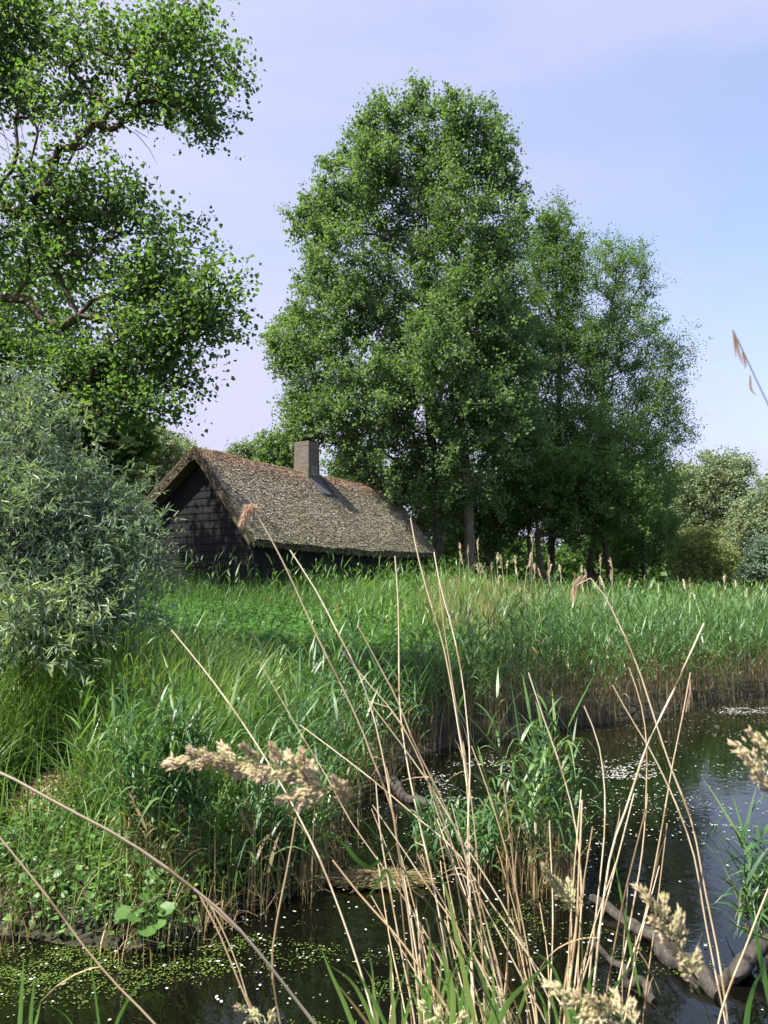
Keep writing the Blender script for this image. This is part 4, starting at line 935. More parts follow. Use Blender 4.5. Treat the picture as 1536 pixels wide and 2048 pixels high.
# ------------------------------------------------------------------ floating stuff
def floaters(name, n, x0, x1, y0, y1, fn, s0, s1, mat, label, cat, z=.004, asp=1.0):
    x = uni(x0, x1, n); y = uni(y0, y1, n); t = shore_t(x, y); k = (t < .0) & (height(x, y) < -.01)
    x, y, t = x[k], y[k], t[k]; P = np.stack([x, y, np.zeros(len(x))], -1); u, v = project(P)
    k = fn(x, y, t, u, v) > RNG.random(len(x)); x, y = x[k], y[k]; m_ = len(x)
    an = np.arange(6) / 6 * 2 * np.pi; rr = uni(.65, 1.2, (m_, 6)) * uni(s0, s1, m_)[:, None]; ph = uni(0, 6.28, m_)
    st = uni(1 / asp, asp, m_)[:, None] if asp > 1 else 1
    dx, dy = np.cos(an)[None] * rr * st, np.sin(an)[None] * rr
    X = x[:, None] + dx * np.cos(ph)[:, None] - dy * np.sin(ph)[:, None]; Y = y[:, None] + dx * np.sin(ph)[:, None] + dy * np.cos(ph)[:, None]
    V = np.stack([X, Y, z + np.repeat(uni(0, .003, m_)[:, None], 6, 1)], -1)
    g = Geo(); g.add(V.reshape(-1, 3), (np.arange(m_) * 6)[:, None] + np.arange(6)[None], RNG.random(m_))
    return tag(g.obj(name, mat), label, cat, None, 'stuff')
def f_duck(x, y, t, u, v):
    a = fbm(x * 1.8, y * 2.6, 33, 5); b_ = fbm(x * .7 + 4, y * .9, 37, 3)
    left = (1 - sstep(560, 1000, u)) * sstep(1700, 1820, v)
    mid = np.exp(-(((u - 1290) / 120) ** 2 + ((v - 1950) / 70) ** 2)) * .6 + np.exp(-(((u - 900) / 200) ** 2 + ((v - 1830) / 80) ** 2)) * .7
    edge = np.exp(-((u - 90) / 170) ** 2) * np.exp(-((v - 1950) / 90) ** 2)
    w = np.maximum(np.maximum(left * .8, mid), edge)
    return (.6 + .4 * edge) * sstep(.50 - .16 * edge, .64 - .10 * edge, a * .7 + b_ * .3) * w * (.25 + .75 * sstep(.4, .6, fbm(x * 9, y * 12, 35, 3)))
floaters('duckweed', 330000, -3.6, 3.4, 2.4, 7, f_duck, .0025, .0065, M_DUCK, 'bright green duckweed patches on the near water', 'duckweed')
def f_fluff(x, y, t, u, v):
    a = fbm(x * 2.0, y * 2.0, 63, 5); base = .07 + .36 * sstep(.5, .68, a)
    lines = np.exp(-((fbm(x * .9, y * 1.3, 67) - .5) / .018) ** 2) * .75
    sky = 1 - .75 * sstep(1230, 1420, u) * sstep(1640, 1700, v)
    return (base + lines) * sky * (.35 + .65 * sstep(2200, 1500, v))
floaters('seed_fluff', 60000, -3, 12, 2.4, 18, f_fluff, .0035, .010, M_FLUFF, 'white poplar seed fluff speckling the dark water', 'fluff', .009, 1.8)
def patches(x, y, t, u, v):
    w = np.zeros(len(x))
    for (cu, cv, su, sv, k) in [(1255, 1543, 52, 18, 1), (945, 1605, 42, 9, 1), (880, 1580, 20, 26, .7), (1490, 1423, 50, 7, 1), (1460, 1663, 40, 10, .6), (1470, 1692, 26, 7, .5), (1400, 1650, 20, 6, .3), (1210, 1690, 22, 5, .6), (740, 1690, 60, 10, .5), (980, 1530, 60, 5, .6)]:
        w = np.maximum(w, k * np.exp(-((u - cu) / su) ** 4 - ((v - cv) / sv) ** 4))
    return w * sstep(.38, .52, fbm(x * 5, y * 5, 3, 3))
floaters('foam_patches', 120000, -1, 9, 5, 16, patches, .005, .014, M_FLUFF, 'pale patches of matted fluff drifting on the pond', 'fluff', .013, 1.5)
# mat of dead reed floating in the pond
cm = ground_at(755, 1765); root = thing('reed_mat', 'brown mat of dead reed floating beside the inlet', 'reed mat', cm)
g = Geo(); n = 900; a = uni(0, 6.28, n); r = np.sqrt(RNG.random(n)); x = cm[0] + np.cos(a) * r * .33; y = cm[1] + np.sin(a) * r * .14
az = RNG.normal(size=n) * .45; L = uni(.08, .35, n); s = np.linspace(-.5, .5, 4)[None, :]
Cn = np.stack([x[:, None] + np.cos(az)[:, None] * L[:, None] * s, y[:, None] + np.sin(az)[:, None] * L[:, None] * s, np.repeat((.012 + .05 * (1 - r) + uni(0, .02, n))[:, None], 4, 1)], -1)
ribbons(g, Cn, np.stack([-np.sin(az), np.cos(az), uni(-.4, .4, n)], -1), np.full((n, 4), .003), uni(.76, .9, n)); g.obj('dead_reeds', M_REED, root, loc=cm)

# fallen logs
def log(label, pts, rads, name='fallen_log', stubs=()):
    P = np.array(pts); base = P[0].copy(); S = 70; s = np.linspace(0, 1, S); q = np.linspace(0, 1, len(P))
    Q = np.stack([np.interp(s, q, P[:, k]) for k in range(3)], -1); rr = np.interp(s, q, rads)
    Q += np.stack([fbm(s * 5, s * 0 + k, 3 + k, 2) - .5 for k in range(3)], -1) * .10
    root = thing(name, label, 'log', base); g = Geo(); m_ = 26
    T = unit(np.gradient(Q, axis=0)); A = unit(np.cross(T, [0, 0, 1.0])); B = np.cross(T, A); an = np.arange(m_) * 2 * np.pi / m_
    rad = rr[:, None] * (1 + .5 * (fbm(s[:, None] * 9 + 0 * an[None], np.cos(an)[None] * 1.5 + 3 + 0 * s[:, None], 7, 3) - .5) + .5 * (fbm(s[:, None] * 30 + 0 * an[None], np.sin(an)[None] * 6 + 9 + 0 * s[:, None], 9, 3) - .5))
    V = Q[:, None] + (A[:, None] * np.cos(an)[None, :, None] + B[:, None] * np.sin(an)[None, :, None]) * rad[..., None]
    ii = np.arange(S - 1)[:, None] * m_; kk = np.arange(m_)[None]; k2 = (kk + 1) % m_
    g.add(V, np.stack([ii + kk, ii + k2, ii + m_ + k2, ii + m_ + kk], -1).reshape(-1, 4))
    for e, row in ((0, 0), (S - 1, (S - 1) * m_)):
        VV = np.vstack([V[e], Q[e][None]]); g.add(VV, [[k, (k + 1) % m_, m_] for k in range(m_)])
    g.obj('log_trunk', M_LOG, root, True, loc=base)
    for (p0, p1, r_) in stubs:
        gg = Geo(); p0, p1 = np.array(p0), np.array(p1); mid = (p0 + p1) / 2 + RNG.normal(size=3) * .02
        tubes(gg, np.stack([p0, mid, p1])[None], np.array([[r_, r_ * .8, r_ * .5]]), 6, .5); gg.obj('branch_stub', M_LOG, root, True, loc=base)
log('thick weathered log lying half sunk at the lower right', [ground_at(1195, 1800, .03), ground_at(1300, 1868, .05), ground_at(1370, 1925, .05), ground_at(1440, 1990, .02)], [.026, .040, .045, .04],
    stubs=[(ground_at(1375, 1915, .1), ground_at(1405, 1868, .13), .012), (ground_at(1330, 1890, .1), ground_at(1352, 1850, .2), .008)])
log('curved dark log rising at the right edge beside the sedge', [ground_at(1448, 1985, -.03), ground_at(1470, 1945, .06), ground_at(1515, 1905, .10), ground_at(1580, 1880, .12)], [.035, .045, .045, .04])
log('thin bare pole slanting into the duckweed at the lower right', [ground_at(1195, 1890, .05), ground_at(1260, 1950, .05), ground_at(1310, 2000, .02)], [.014, .022, .026], name='fallen_pole')
log('mossy grey branch lying across the narrow inlet', [ground_at(690, 1548, .05), ground_at(780, 1562, .10), ground_at(830, 1600, .03), ground_at(905, 1640, .0)], [.05, .06, .045, .02])

# dry reed stalks with plumes, standing above the reed bed
def plume_geo(g, p0, p1, n, ln, wid, tint, droop=.5, spread=.5):
    s = RNG.random(n) ** .8; ax = p1 - p0; L = np.linalg.norm(ax)
    b0 = p0 + ax * s[:, None]; d = unit(unit(ax)[None] * .9 + rsph(n) * spread + np.array([0, 0, -droop]))
    l = ln * uni(.5, 1.2, n) * (1 - .45 * s); q = np.linspace(0, 1, 4)[None, :, None]
    Cn = b0[:, None] + d[:, None] * (l[:, None, None] * q) + np.array([0, 0, -1.0]) * (droop * .5 * l[:, None, None] * q ** 2)
    ribbons(g, Cn, rsph(n), np.repeat((wid * np.array([1, 1, .8, .2]))[None], n, 0), tint)
def make_dry_reed(seed):
    H = random.uniform(1.15, 1.6); root = thing('dry_reed', 'straw-coloured dry reed with a feathery head standing above the green reed bed', 'reed', (0, 0, 0), 'dry feathery reeds along the back of the reed bed')
    g = Geo(); S = 7; s = np.linspace(0, 1, S); b = random.uniform(-.12, .12); Q = np.stack([b * s ** 2 * H, 0 * s, H * s], -1)
    tubes(g, Q[None], np.linspace(.0055, .003, S)[None], 4, .95); g.obj('stem', M_STRAW, root)
    g = Geo(); tip = Q[-1]; nod = np.array([random.uniform(-.10, .10), random.uniform(-.05, .05), .16])
    plume_geo(g, tip - [0, 0, .04], tip + nod, 60, .12, .0055, uni(.7, 1.0, 60), .35, .3); g.obj('plume', M_STRAW, root)
    return root
protos = [make_dry_reed(k) for k in range(5)]
spots = [(940, 1085), (950, 1100), (968, 1075), (982, 1085), (988, 1095), (993, 1082), (1000, 1100), (1010, 1110), (1030, 1105), (1040, 1098), (1048, 1112), (1062, 1068), (1075, 1110), (1090, 1108), (1095, 1115), (1102, 1108), (1118, 1115), (1130, 1120), (1142, 1118), (1152, 1120), (1165, 1125), (1180, 1128), (1192, 1125), (1205, 1133), (1215, 1128), (1222, 1140), (1228, 1130), (1255, 1150), (1365, 1138), (1375, 1150), (1398, 1148), (1420, 1165), (1442, 1165), (1455, 1168), (1480, 1155), (1495, 1172), (1510, 1170), (1525, 1175), (1532, 1180), (1330, 1160), (1290, 1158), (1015, 1090), (1058, 1118), (1110, 1122), (1170, 1135), (1385, 1160), (1470, 1170), (915, 1100), (925, 1090), (1240, 1140)]
for i_, (u, v) in enumerate(spots):
    pr_ = protos[i_ % 5]
    d = random.uniform(18, 24) if u < 1260 else random.uniform(17, 26)
    p = at(u, v, d); zb = float(height(p[0], d)); s = max(.45, (p[2] - zb) / 1.5) * random.uniform(.72, 1.02)
    if i_ < 5: r = pr_; kids = []
    else:
        r = pr_.copy(); C.objects.link(r)
        for ch in list(pr_.children): c = ch.copy(); C.objects.link(c); c.parent = r
    r.location = (p[0], d, zb); r.scale = (1, 1, s); r.rotation_euler = (random.uniform(-.08, .08), random.uniform(-.1, .1), random.uniform(0, 6.28))

# ------------------------------------------------------------------ foreground stalks on the camera's bank
def smooth_path(P, n):
    P = np.asarray(P, float); d = np.concatenate([[0], np.cumsum(np.linalg.norm(np.diff(P, axis=0), axis=1))]); d /= d[-1]
    q = np.linspace(0, 1, n)
    def cr(vals):
        m_ = np.gradient(vals, d); out_ = np.zeros(n)
        for j, t in enumerate(q):
            k = min(len(d) - 2, max(0, np.searchsorted(d, t) - 1)); h = d[k + 1] - d[k]; s = (t - d[k]) / h
            out_[j] = (2 * s ** 3 - 3 * s ** 2 + 1) * vals[k] + (s ** 3 - 2 * s ** 2 + s) * h * m_[k] + (-2 * s ** 3 + 3 * s ** 2) * vals[k + 1] + (s ** 3 - s ** 2) * h * m_[k + 1]
        return out_
    return np.stack([cr(P[:, k]) for k in range(3)], -1)
def px_path(pts, d0, d1):
    pts = np.asarray(pts, float); L = np.concatenate([[0], np.cumsum(np.linalg.norm(np.diff(pts, axis=0), axis=1))]); L /= L[-1]
    return np.array([at(u, v, d0 + (d1 - d0) * l) for (u, v), l in zip(pts, L)])
def to_ground(P):
    """carry the stalk on down to the bank below the frame"""
    d = P[-1] - P[-2]; d = d / np.linalg.norm(d); d = unit(d * .6 + np.array([0, 0, -.75])); p = P[-1].copy(); out_ = [p.copy()]
    for _ in range(12):
        if p[2] < max(float(height(p[0], p[1])), -.1): break
        d = unit(d + np.array([0, 0, -.15])); p = p + d * .14; out_.append(p.copy())
    return np.vstack([P[:-1], np.array(out_[:1] + out_[1:][::2] + ([out_[-1]] if len(out_) > 1 and len(out_) % 2 == 1 else []))])
GS = 'dry reed stalks in the foreground'
def stalk(label, pts, d0, d1, r=.0021, tint=.7, plume=None, group=GS, mat=None, nodes_=True, sheath=True):
    P = px_path(pts, d0, d1)
    if pts[-1][1] > 1990: P = to_ground(P)
    n = 40; Q = smooth_path(P, n); base = Q[-1].copy()
    rr = np.linspace(r * .62, r * 1.15, n); tt = np.clip(tint + (fbm(np.linspace(0, 9, n), np.zeros(n), random.randint(0, 999), 2) - .5) * .45, 0, 1)
    g = Geo()
    if nodes_:
        for k in range(4 + random.randint(0, 2), n - 2, 7):
            rr[k] *= 1.28; tt[k] = max(0, tt[k] - .35)
    tubes(g, Q[None], rr[None], 6, tt[None])
    if sheath:                                            # split leaf sheaths clinging to the stalk
        for k in range(8 + random.randint(0, 4), n - 6, 11):
            a = Q[k]; tdir = unit(Q[k - 3] - Q[k]); off = unit(np.cross(tdir, rsph(1)[0]))
            L_ = random.uniform(.03, .09); s = np.linspace(0, 1, 4)
            Cn = a + tdir * (L_ * s)[:, None] + off * (r * 1.1 + .012 * s ** 2)[:, None]
            ribbons(g, Cn[None], unit(np.cross(tdir, off))[None], np.array([[.0016, .0018, .0012, .0003]]) * (r / .002), np.array([tint * .8]))
    if sheath and r > .0017:                              # a torn dead leaf or two
        for k in random.sample(range(6, n - 8), 2):
            a = Q[k]; sd_ = unit(np.array([random.uniform(-1, 1), random.uniform(-.4, .4), random.uniform(-.1, .5)])); L_ = random.uniform(.05, .15); s = np.linspace(0, 1, 8)
            Cn = a + sd_ * (L_ * s)[:, None] + np.array([0, 0, -1.0]) * (L_ * random.uniform(.5, 1.5) * s ** 2)[:, None] + np.stack([np.sin(s * 7 + k) * .004, 0 * s, 0 * s], -1)
            ribbons(g, Cn[None], unit(np.cross(sd_, [0, 0, 1.0]) + [.5, .6, .2])[None], np.array([[.0008, .0016, .002, .002, .0017, .0013, .0008, .0002]]), np.array([tint * random.uniform(.4, .9)]))
    o = g.obj('dry_reed_stalk', mat or M_STRAW, None, True, loc=base)
    tag(o, label, 'reed stalk', group)
    if plume: plume(o, Q, base)
    return o
def plume_tip(pts, d0, n=420, ln=.05, tints=(.2, .8), wid=.0006, spread=.5, droop=.5):
    def f(o, Q, base):
        P = px_path(pts, d0, d0); g = Geo()
        for a, b in zip(P[:-1], P[1:]): plume_geo(g, a, b, n // (len(P) - 1), ln, wid, uni(*tints, n // (len(P) - 1)), droop, spread)
        g.obj('plume', M_PLUME, o, loc=base)
    return f
M_PLUME = leafmat('plume_hair', [(0, (.24, .14, .09)), (.5, (.46, .31, .21)), (1, (.70, .58, .46))], .3, .7, .2, tcol=(.8, .65, .5))
stalk('dry stalk carrying a brown fluffy plume in front of the gable', [(513, 1028), (535, 1065), (560, 1112), (640, 1285), (697, 1400), (725, 1462), (756, 1546), (782, 1608), (798, 1712), (813, 1800), (840, 2048)], 1.55, 1.5, .0024, .62, plume_tip([(512, 1024), (505, 1010), (496, 1012), (490, 1026), (484, 1044)], 1.55, 900, .021, (.25, 1), .0005, 1.0, .55))
stalk('pale stalk with a broken tip, low in front of the long black wall', [(580, 1100), (640, 1195), (680, 1275), (712, 1335), (739, 1405), (756, 1468), (772, 1546), (785, 1621), (798, 1700), (816, 1800), (850, 2048)], 1.7, 1.5, .0023, .85)
stalk('white-tipped stalk leaning far left over the grass', [(343, 1260), (430, 1368), (500, 1468), (580, 1600), (640, 1720), (690, 1850), (735, 1990), (750, 2048)], 1.6, 1.4, .0022, .92)
stalk('thin stalk leaning left over the middle of the bank', [(518, 1322), (560, 1395), (600, 1465), (652, 1551), (704, 1647), (756, 1720), (808, 1796), (870, 1900), (940, 2048)], 1.7, 1.5, .0015, .65)
stalk('thick pinkish stalk arching across the lower left corner', [(-40, 1528), (0, 1545), (120, 1610), (250, 1680), (390, 1780), (450, 1830), (530, 1920), (600, 2010), (632, 2048)], 1.0, 1.15, .0028, .72)
stalk('straight stalk crossing the bottom left corner to the edge', [(-40, 1625), (0, 1675), (100, 1800), (180, 1908), (260, 1998), (312, 2048)], 1.2, 1.2, .0021, .68)
stalk('upright stalk whose tip stands against the dark side wall', [(790, 1112), (796, 1200), (798, 1330), (799, 1400), (808, 1486), (824, 1577), (840, 1650), (860, 1738), (873, 1800), (895, 1930), (905, 2048)], 1.7, 1.5, .0023, .88)
stalk('tallest bare stalk with a thin point over the roof end', [(821, 1036), (830, 1085), (852, 1175), (885, 1285), (905, 1385), (920, 1478), (933, 1556), (937, 1634), (940, 1800), (945, 2048)], 1.75, 1.5, .0022, .78)
stalk('white stalk starting just under the roof end corner', [(868, 1104), (880, 1170), (900, 1240), (925, 1360), (933, 1430), (940, 1520), (938, 1600), (935, 1700), (940, 1850), (950, 2048)], 1.65, 1.5, .0021, .95)
stalk('yellowish stalk between the two white ones at centre', [(878, 1165), (885, 1230), (898, 1320), (912, 1410), (925, 1490), (940, 1580), (955, 1720), (962, 1850), (970, 2048)], 1.7, 1.55, .0020, .55)
stalk('bowed stalk with a drooping straw plume bent over at its top', [(1150, 1172), (1156, 1156), (1172, 1152), (1192, 1168), (1230, 1232), (1282, 1352), (1310, 1440), (1340, 1530), (1382, 1640), (1410, 1780), (1440, 1930), (1456, 2048)], 1.75, 1.6, .0024, .68, plume_tip([(1175, 1150), (1158, 1152), (1148, 1166), (1146, 1180)], 1.75, 160, .035, (.5, 1), .0005, .35, .9))
stalk('thick white stalk leaning right with a cut top', [(1408, 1247), (1352, 1370), (1295, 1490), (1252, 1618), (1226, 1690), (1207, 1800), (1190, 1950), (1180, 2048)], 1.45, 1.5, .0026, .95)
stalk('stalk with a wispy dry head leaning right over the water', [(1381, 1345), (1362, 1448), (1345, 1530), (1330, 1620), (1312, 1720), (1285, 1850), (1240, 1970), (1205, 2048)], 1.6, 1.6, .0020, .72, plume_tip([(1381, 1348), (1380, 1375), (1374, 1405)], 1.6, 90, .03, (.4, .9), .0004, .25, .6))
stalk('nearly upright stalk crossing behind the thick white one', [(1258, 1335), (1280, 1400), (1292, 1470), (1293, 1560), (1285, 1700), (1265, 1820), (1240, 1950), (1218, 2048)], 1.7, 1.6, .0019, .66)
stalk('stalk rising left from the right corner to the reed shore', [(1225, 1370), (1258, 1430), (1292, 1485), (1340, 1580), (1385, 1700), (1412, 1850), (1440, 1990), (1452, 2048)], 1.6, 1.5, .0021, .7)
stalk('bent stalk right of the green clump in the water', [(1168, 1412), (1195, 1480), (1208, 1560), (1210, 1640), (1200, 1760), (1186, 1880), (1172, 2048)], 1.6, 1.55, .0021, .8)
stalk('stalk standing in front of the green clump in the water', [(1057, 1345), (1085, 1430), (1120, 1530), (1145, 1620), (1158, 1700), (1163, 1800), (1155, 1920), (1140, 2048)], 1.6, 1.5, .0021, .7)
stalk('short thick yellow stump of a stalk below the green clump', [(1164, 1600), (1161, 1680), (1158, 1740), (1153, 1850), (1140, 1960), (1128, 2048)], 1.35, 1.3, .0028, .6)
stalk('thin stalk between the white pair and the green clump', [(943, 1492), (965, 1550), (985, 1610), (1020, 1730), (1050, 1870), (1068, 1980), (1075, 2048)], 1.55, 1.45, .0018, .6)
stalk('long brown stalk of the tight bundle at centre', [(715, 1250), (755, 1325), (790, 1390), (830, 1490), (870, 1570), (920, 1680), (960, 1800), (1000, 1960), (1020, 2048)], 1.6, 1.5, .0019, .52)
stalk('stalk of the centre bundle that starts furthest left', [(683, 1300), (735, 1365), (775, 1410), (840, 1520), (880, 1640), (930, 1740), (1000, 1870), (1062, 1990), (1095, 2048)], 1.65, 1.5, .0018, .6)
stalk('stalk forking off the broken knee left of centre', [(737, 1402), (800, 1485), (860, 1570), (930, 1690), (1000, 1800), (1075, 1950), (1120, 2048)], 1.6, 1.5, .0018, .78)
stalk('broken straw bridging the knee to the centre bundle', [(737, 1402), (765, 1410), (788, 1420), (805, 1450), (830, 1500), (868, 1590), (905, 1690), (940, 1800), (985, 2048)], 1.6, 1.5, .0014, .6)
stalk('low stalk slanting from the left bank to the bottom edge', [(600, 1450), (670, 1502), (760, 1572), (840, 1640), (912, 1702), (970, 1790), (1050, 1900), (1130, 2020), (1150, 2048)], 1.7, 1.5, .0019, .82)
stalk('stalk entering from the right edge near the bottom corner', [(1560, 1725), (1536, 1780), (1482, 1918), (1455, 1985), (1436, 2048)], 1.35, 1.4, .0024, .72)
stalk('olive stalk hanging straight down under the flowering grass head', [(592, 1635), (578, 1720), (556, 1830), (545, 1900), (548, 1980), (562, 2048)], 1.2, 1.2, .0022, .42)
stalk('orange-tinted stalk at the bottom left of the tangle', [(395, 1782), (440, 1870), (472, 1950), (512, 2048)], 1.25, 1.2, .0020, .42)
stalk('second orange straw beside it at the bottom left', [(420, 1810), (455, 1880), (480, 1945), (500, 2010), (520, 2048)], 1.3, 1.25, .0012, .5)
stalk('stalk whose cut top is right of the floating reed mat', [(752, 1565), (760, 1660), (775, 1750), (800, 1890), (830, 2048)], 1.5, 1.4, .0022, .72)
stalk('brown stalk starting below the floating reed mat', [(665, 1720), (720, 1790), (800, 1880), (870, 1980), (910, 2048)], 1.4, 1.3, .0026, .45)
stalk('straw leaning left between the leaf blades at bottom centre', [(745, 1610), (800, 1690), (860, 1780), (930, 1880), (1010, 2048)], 1.5, 1.4, .0016, .66)
# the rest of the tangle : short straws with nothing to tell them apart
for k in range(44):
    u0 = random.gauss(1020, 120); lean = random.gauss(-70, 45) if u0 < 1080 else random.gauss(25, 40); v1 = random.uniform(1560, 1900)
    u1 = u0 + lean * (2048 - v1) / 330.0; v0 = 2048; um = (u0 + u1) / 2 + random.uniform(-9, 9)
    stalk('short straw among the dense tangle at the bottom edge', [(u1, v1), (um, (v0 + v1) / 2), (u0, v0)], random.uniform(1.35, 1.7), random.uniform(1.3, 1.6), random.uniform(.0011, .0022), random.uniform(.3, .9), None, 'short straws of the bottom tangle')
# dark thin sprig at the right edge, very near
def sprig(o, Q, base):
    g = Geo()
    for (a, b, c_) in [((1466, 660), (1470, 690), (1472, 715)), ((1470, 668), (1482, 720), (1486, 730)), ((1500, 750), (1506, 785), (1512, 790)), ((1484, 705), (1490, 735), (1487, 740))]:
        P = px_path([a, b, c_], .62, .62); Qq = smooth_path(P, 6); ribbons(g, Qq[None], np.array([[.8, 0, .6]]), np.array([[.0006, .0012, .0014, .0012, .0008, .0003]]), np.array([.35]))
    g.obj('spikelet', M_PLUME, o, loc=base)
stalk('thin reddish grass sprig against the sky at the right edge', [(1466, 660), (1478, 685), (1500, 735), (1536, 805), (1600, 960), (1680, 1300), (1720, 1700), (1740, 2048)], .62, .8, .0008, .3, sprig, None, M_PLUME, False, False)

# flowering grass heads
M_GSTEM = leafmat('green_stalk', [(0, (.05, .11, .035)), (1, (.13, .20, .06))], .15, .45, .4)
M_SPIKE = leafmat('spikelet', [(0, (.37, .39, .17)), (.4, (.56, .49, .29)), (.7, (.56, .44, .34)), (1, (.66, .56, .45))], .3, .6, .25, tcol=(.9, .85, .5))
T_SPK = (np.array([[0, 0, 0], [.16, .4, 0], [0, .4, .16], [-.16, .4, 0], [0, .4, -.16], [0, 1, 0]]), [(0, 1, 2), (0, 2, 3), (0, 3, 4), (0, 4, 1), (5, 2, 1), (5, 3, 2), (5, 4, 3), (5, 1, 4)])
def flower_grass(label, stem, d0, d1, branches, nsp=70, spk=.0062, tb=0.0, r=.0016, scale=1.0):
    P = px_path(stem, d0, d1)
    if stem[-1][1] > 1990: P = to_ground(P)
    Q = smooth_path(P, 40); base = Q[-1].copy()
    g = Geo(); tubes(g, Q[None], np.linspace(r * .45, r * 1.2, 40)[None], 6, np.clip(.5 + .3 * np.linspace(1, -1, 40), 0, 1)[None])
    o = g.obj('flowering_grass', M_GSTEM, None, True, loc=base); tag(o, label, 'grass stalk')
    gs = Geo(); gb = Geo()
    for (a, b) in branches:                                # each branchlet: foot on the stem, tip
        pa, pb_ = px_path([a, b], d0, d0 + random.uniform(-.012, .012)); pb_[1] += random.uniform(-.01, .01)
        tubes(gb, np.stack([pa, (pa + pb_) / 2, pb_])[None], np.full((1, 3), .0004), 4, .6)
        ax = pb_ - pa; L = np.linalg.norm(ax); n = max(12, int(nsp * L / .02)); s = uni(.12, 1.0, n)
        wd = .0054 * scale * np.sin(np.pi * np.clip(s * .75 + .22, 0, 1))
        pos = pa + ax * s[:, None] + RNG.normal(size=(n, 3)) * wd[:, None] * .55
        leaves(gs, pos, unit(ax)[None] + rsph(n) * .55, rsph(n), spk * 1.25 * scale * uni(.7, 1.2, n), T_SPK, np.clip(.15 + .7 * s * RNG.random(n) + .25 * RNG.random(n) + tb, 0, 1))
        hn = n // 2; plume_geo(gs, pa + ax * .15, pb_, hn, .009 * scale, .00018, np.clip(uni(.4, 1, hn), 0, 1), .05, .9)   # anthers and awns
    gs.obj('spikelets', M_SPIKE, o, loc=base); gb.obj('branchlets', M_GSTEM, o, loc=base)
    return o
flower_grass('green stalk bending left with a long pinkish flower head at the lower left centre', [(345, 1524), (430, 1522), (520, 1528), (600, 1542), (650, 1565), (690, 1602), (760, 1680), (820, 1757), (880, 1840), (940, 1935), (1000, 2048)], .78, 1.0,
    [((390, 1522), (340, 1523)), ((430, 1521), (385, 1500)), ((425, 1522), (385, 1535)), ((470, 1524), (440, 1495)), ((475, 1526), (430, 1535)), ((520, 1528), (490, 1490)), ((515, 1530), (475, 1552)), ((560, 1535), (540, 1493)), ((555, 1535), (520, 1555)), ((590, 1540), (545, 1555)), ((600, 1545), (605, 1505)), ((585, 1540), (575, 1512)), ((640, 1560), (605, 1545)),
     ((645, 1565), (602, 1560)), ((640, 1558), (612, 1525)), ((655, 1572), (560, 1596)), ((660, 1575), (597, 1612)), ((690, 1605), (668, 1555)), ((692, 1603), (690, 1570)), ((350, 1524), (338, 1524)), ((460, 1523), (415, 1512)), ((505, 1527), (462, 1540)), ((545, 1532), (507, 1545)), ((620, 1550), (570, 1560))], scale=1.0)
flower_grass('blurred yellow-brown flower head leaning left at the lower right', [(1288, 1785), (1320, 1830), (1355, 1885), (1380, 1930), (1400, 1985), (1420, 2048)], .72, .85,
    [((1310, 1815), (1283, 1783)), ((1320, 1830), (1300, 1800)), ((1330, 1845), (1328, 1800)), ((1335, 1855), (1295, 1832)), ((1345, 1870), (1350, 1815)), ((1350, 1880), (1315, 1850)), ((1360, 1895), (1365, 1850)), ((1365, 1900), (1330, 1880)), ((1372, 1915), (1345, 1905)), ((1378, 1930), (1360, 1915)), ((1385, 1945), (1392, 1900)), ((1390, 1955), (1365, 1935)), ((1397, 1985), (1385, 1965))], nsp=34, tb=-.08)
flower_grass('small pale green flower head in front of the reed clump in the water', [(1082, 1728), (1110, 1765), (1140, 1800), (1160, 1840), (1165, 1920), (1160, 2048)], 1.05, 1.1,
    [((1098, 1750), (1082, 1726)), ((1110, 1765), (1098, 1745)), ((1122, 1778), (1108, 1755)), ((1120, 1780), (1093, 1760)), ((1135, 1795), (1120, 1770)), ((1140, 1800), (1112, 1785)), ((1150, 1815), (1138, 1765)), ((1155, 1825), (1130, 1800))], nsp=30, tb=-.25)
flower_grass('broad blurred flower head cut by the bottom edge', [(1112, 1985), (1150, 1998), (1200, 2015), (1250, 2040), (1300, 2090)], .72, .76,
    [((1150, 1998), (1100, 1980)), ((1160, 2000), (1135, 2010)), ((1170, 2005), (1150, 1982)), ((1185, 2010), (1160, 2025)), ((1200, 2015), (1175, 1985)), ((1210, 2020), (1180, 2035)), ((1225, 2025), (1205, 1990)), ((1230, 2035), (1190, 2045)), ((1245, 2040), (1235, 1995)), ((1250, 2045), (1225, 2060)), ((1265, 2060), (1262, 2005))], nsp=38, tb=-.05)
flower_grass('cream flower head entering from the right edge above the water', [(1482, 1492), (1510, 1530), (1540, 1590), (1600, 1750), (1640, 2048)], .75, .9,
    [((1492, 1505), (1474, 1490)), ((1500, 1515), (1480, 1505)), ((1512, 1532), (1492, 1515)), ((1520, 1545), (1495, 1530)), ((1525, 1555), (1515, 1510)), ((1535, 1578), (1508, 1545)), ((1540, 1590), (1520, 1560)), ((1540, 1500), (1498, 1462)), ((1550, 1510), (1515, 1480))], nsp=32, tb=.0)
flower_grass('tiny yellowish flower head at the bottom left of the tangle', [(478, 2010), (510, 2030), (540, 2060)], .95, .98, [((495, 2022), (476, 2008)), ((510, 2032), (495, 2040)), ((525, 2045), (505, 2022)), ((540, 2060), (545, 2020))], nsp=30, tb=-.2)
flower_grass('small yellow-green flower head at bottom centre', [(845, 2010), (870, 2030), (900, 2060)], .95, .98, [((862, 2024), (842, 2010)), ((875, 2035), (858, 2040)), ((888, 2048), (880, 2015)), ((895, 2055), (870, 2062)), ((905, 2065), (925, 2030))], nsp=30, tb=-.2)

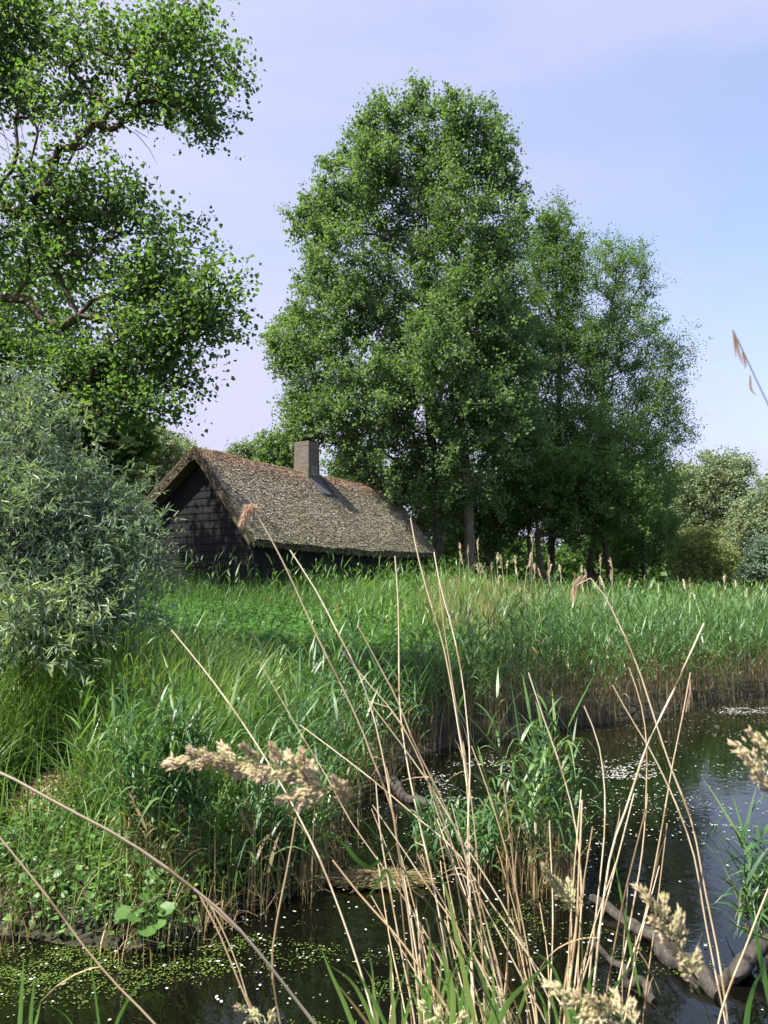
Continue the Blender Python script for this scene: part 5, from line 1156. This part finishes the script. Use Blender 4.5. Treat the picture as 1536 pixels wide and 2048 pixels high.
# green reed shoots close to the camera
def shoot(label, leaves_, d, tint=.45, group='green leaf blades in the foreground'):
    allp = [px_path(L[0], d + L[2] if len(L) > 2 else d, d + (L[2] if len(L) > 2 else 0)) for L in leaves_]
    base = allp[0][0].copy(); root = thing('green_shoot', label, 'reed shoot', base, group)
    for L, P in zip(leaves_, allp):
        Q = smooth_path(P, 14); s = np.linspace(0, 1, 14); w = L[1] * np.minimum(1, .45 + s * 2.5) * np.maximum(.03, 1 - s ** 2.4)
        T = unit(np.gradient(Q, axis=0)); side = unit(np.cross(T, unit(np.array([.25, 1.0, .35]))))
        g = Geo(); t_ = L[3] if len(L) > 3 else tint; off = unit(np.cross(side, T)) * (w * .35)[:, None]
        ribbons(g, (Q - side * (w * .5)[:, None])[None], side[None], (w * .5)[None], np.array([t_])); ribbons(g, (Q + side * (w * .5)[:, None] + off * .0)[None], side[None], (w * .5)[None], np.array([t_ + .05]))
        g.obj('leaf', M_GRASS, root, True, loc=base)
    return root
shoot('broad bright blades fanning from the bottom centre', [([(720, 2090), (690, 2010), (655, 1930), (640, 1890)], .0042, 0, .62), ([(760, 2090), (735, 2020), (700, 1960), (650, 1925)], .004, 0, .6), ([(760, 2080), (700, 2000), (668, 1960)], .003, 0, .82), ([(790, 2090), (740, 1990), (700, 1930), (690, 1925)], .0035, 0, .5)], 1.15)
shoot('long yellow-green blade standing upright at centre', [([(960, 2090), (935, 1980), (910, 1860), (885, 1760), (865, 1720)], .0046, 0, .70), ([(900, 2090), (905, 1980), (880, 1890)], .005, 0, .66), ([(980, 2090), (1020, 2000), (1060, 1960), (1115, 1910)], .0048, 0, .58), ([(870, 2090), (850, 2000), (835, 1960), (800, 1930)], .0042, 0, .5)], 1.2)
shoot('tall green blades at the lower left edge', [([(35, 2110), (42, 2010), (48, 1905)], .0048, 0, .55), ([(60, 2110), (62, 2030), (70, 1950)], .0045, 0, .45), ([(40, 2110), (70, 2050), (82, 2000)], .0035, 0, .68), ([(205, 2110), (192, 2000), (185, 1950), (175, 1905)], .0028, 0, .4), ([(215, 2110), (240, 2030), (270, 1980), (310, 1940)], .003, 0, .42), ([(170, 2110), (130, 2030), (70, 2000)], .003, 0, .35)], 1.3)
shoot('blue-green blade crossing left of the flowering stalk', [([(760, 1720), (740, 1735), (715, 1720), (690, 1690), (640, 1660)], .0042, 0, .30), ([(790, 1785), (770, 1740), (760, 1760), (730, 1800)], .003, .05, .3)], 1.1, .3)
shoot('green blades at the lower right corner', [([(1560, 2080), (1530, 1960), (1505, 1840), (1490, 1785)], .006, 0, .3), ([(1540, 2080), (1548, 1900), (1560, 1760)], .006, 0, .35), ([(1560, 1890), (1510, 1870), (1470, 1850), (1440, 1830)], .003, 0, .35), ([(1565, 1780), (1520, 1815), (1450, 1825)], .003, 0, .5), ([(1490, 2090), (1500, 2000), (1520, 1950), (1545, 1930)], .006, 0, .3)], 1.6)
shoot('green blades between the straws at bottom right', [([(1190, 2090), (1215, 2000), (1270, 1930), (1310, 1910)], .003, 0, .4), ([(1100, 2090), (1080, 1990), (1040, 1940)], .0032, 0, .5), ([(1010, 2090), (990, 1990), (985, 1930)], .003, 0, .45), ([(1280, 1990), (1262, 1900), (1240, 1780), (1225, 1700)], .0035, 0, .55)], 1.5)

# more green blades pushing up between the straws
for k in range(11):
    u0 = random.uniform(640, 1260); L = []
    for j in range(random.randint(3, 5)):
        a = random.uniform(-1, 1); h = random.uniform(90, 260); ub = u0 + random.uniform(-25, 25)
        L.append(([(ub, 2095), (ub + a * h * .12, 2095 - h * .5), (ub + a * h * .34, 2095 - h * .85), (ub + a * h * .62, 2095 - h * (.98 if random.random() < .5 else .84))], random.uniform(.0022, .0042), random.uniform(-.05, .05), random.uniform(.35, .74)))
    shoot('fresh green reed shoot among the straw stalks along the bottom edge', L, random.uniform(1.2, 1.65), .5, 'small green shoots in the bottom tangle')
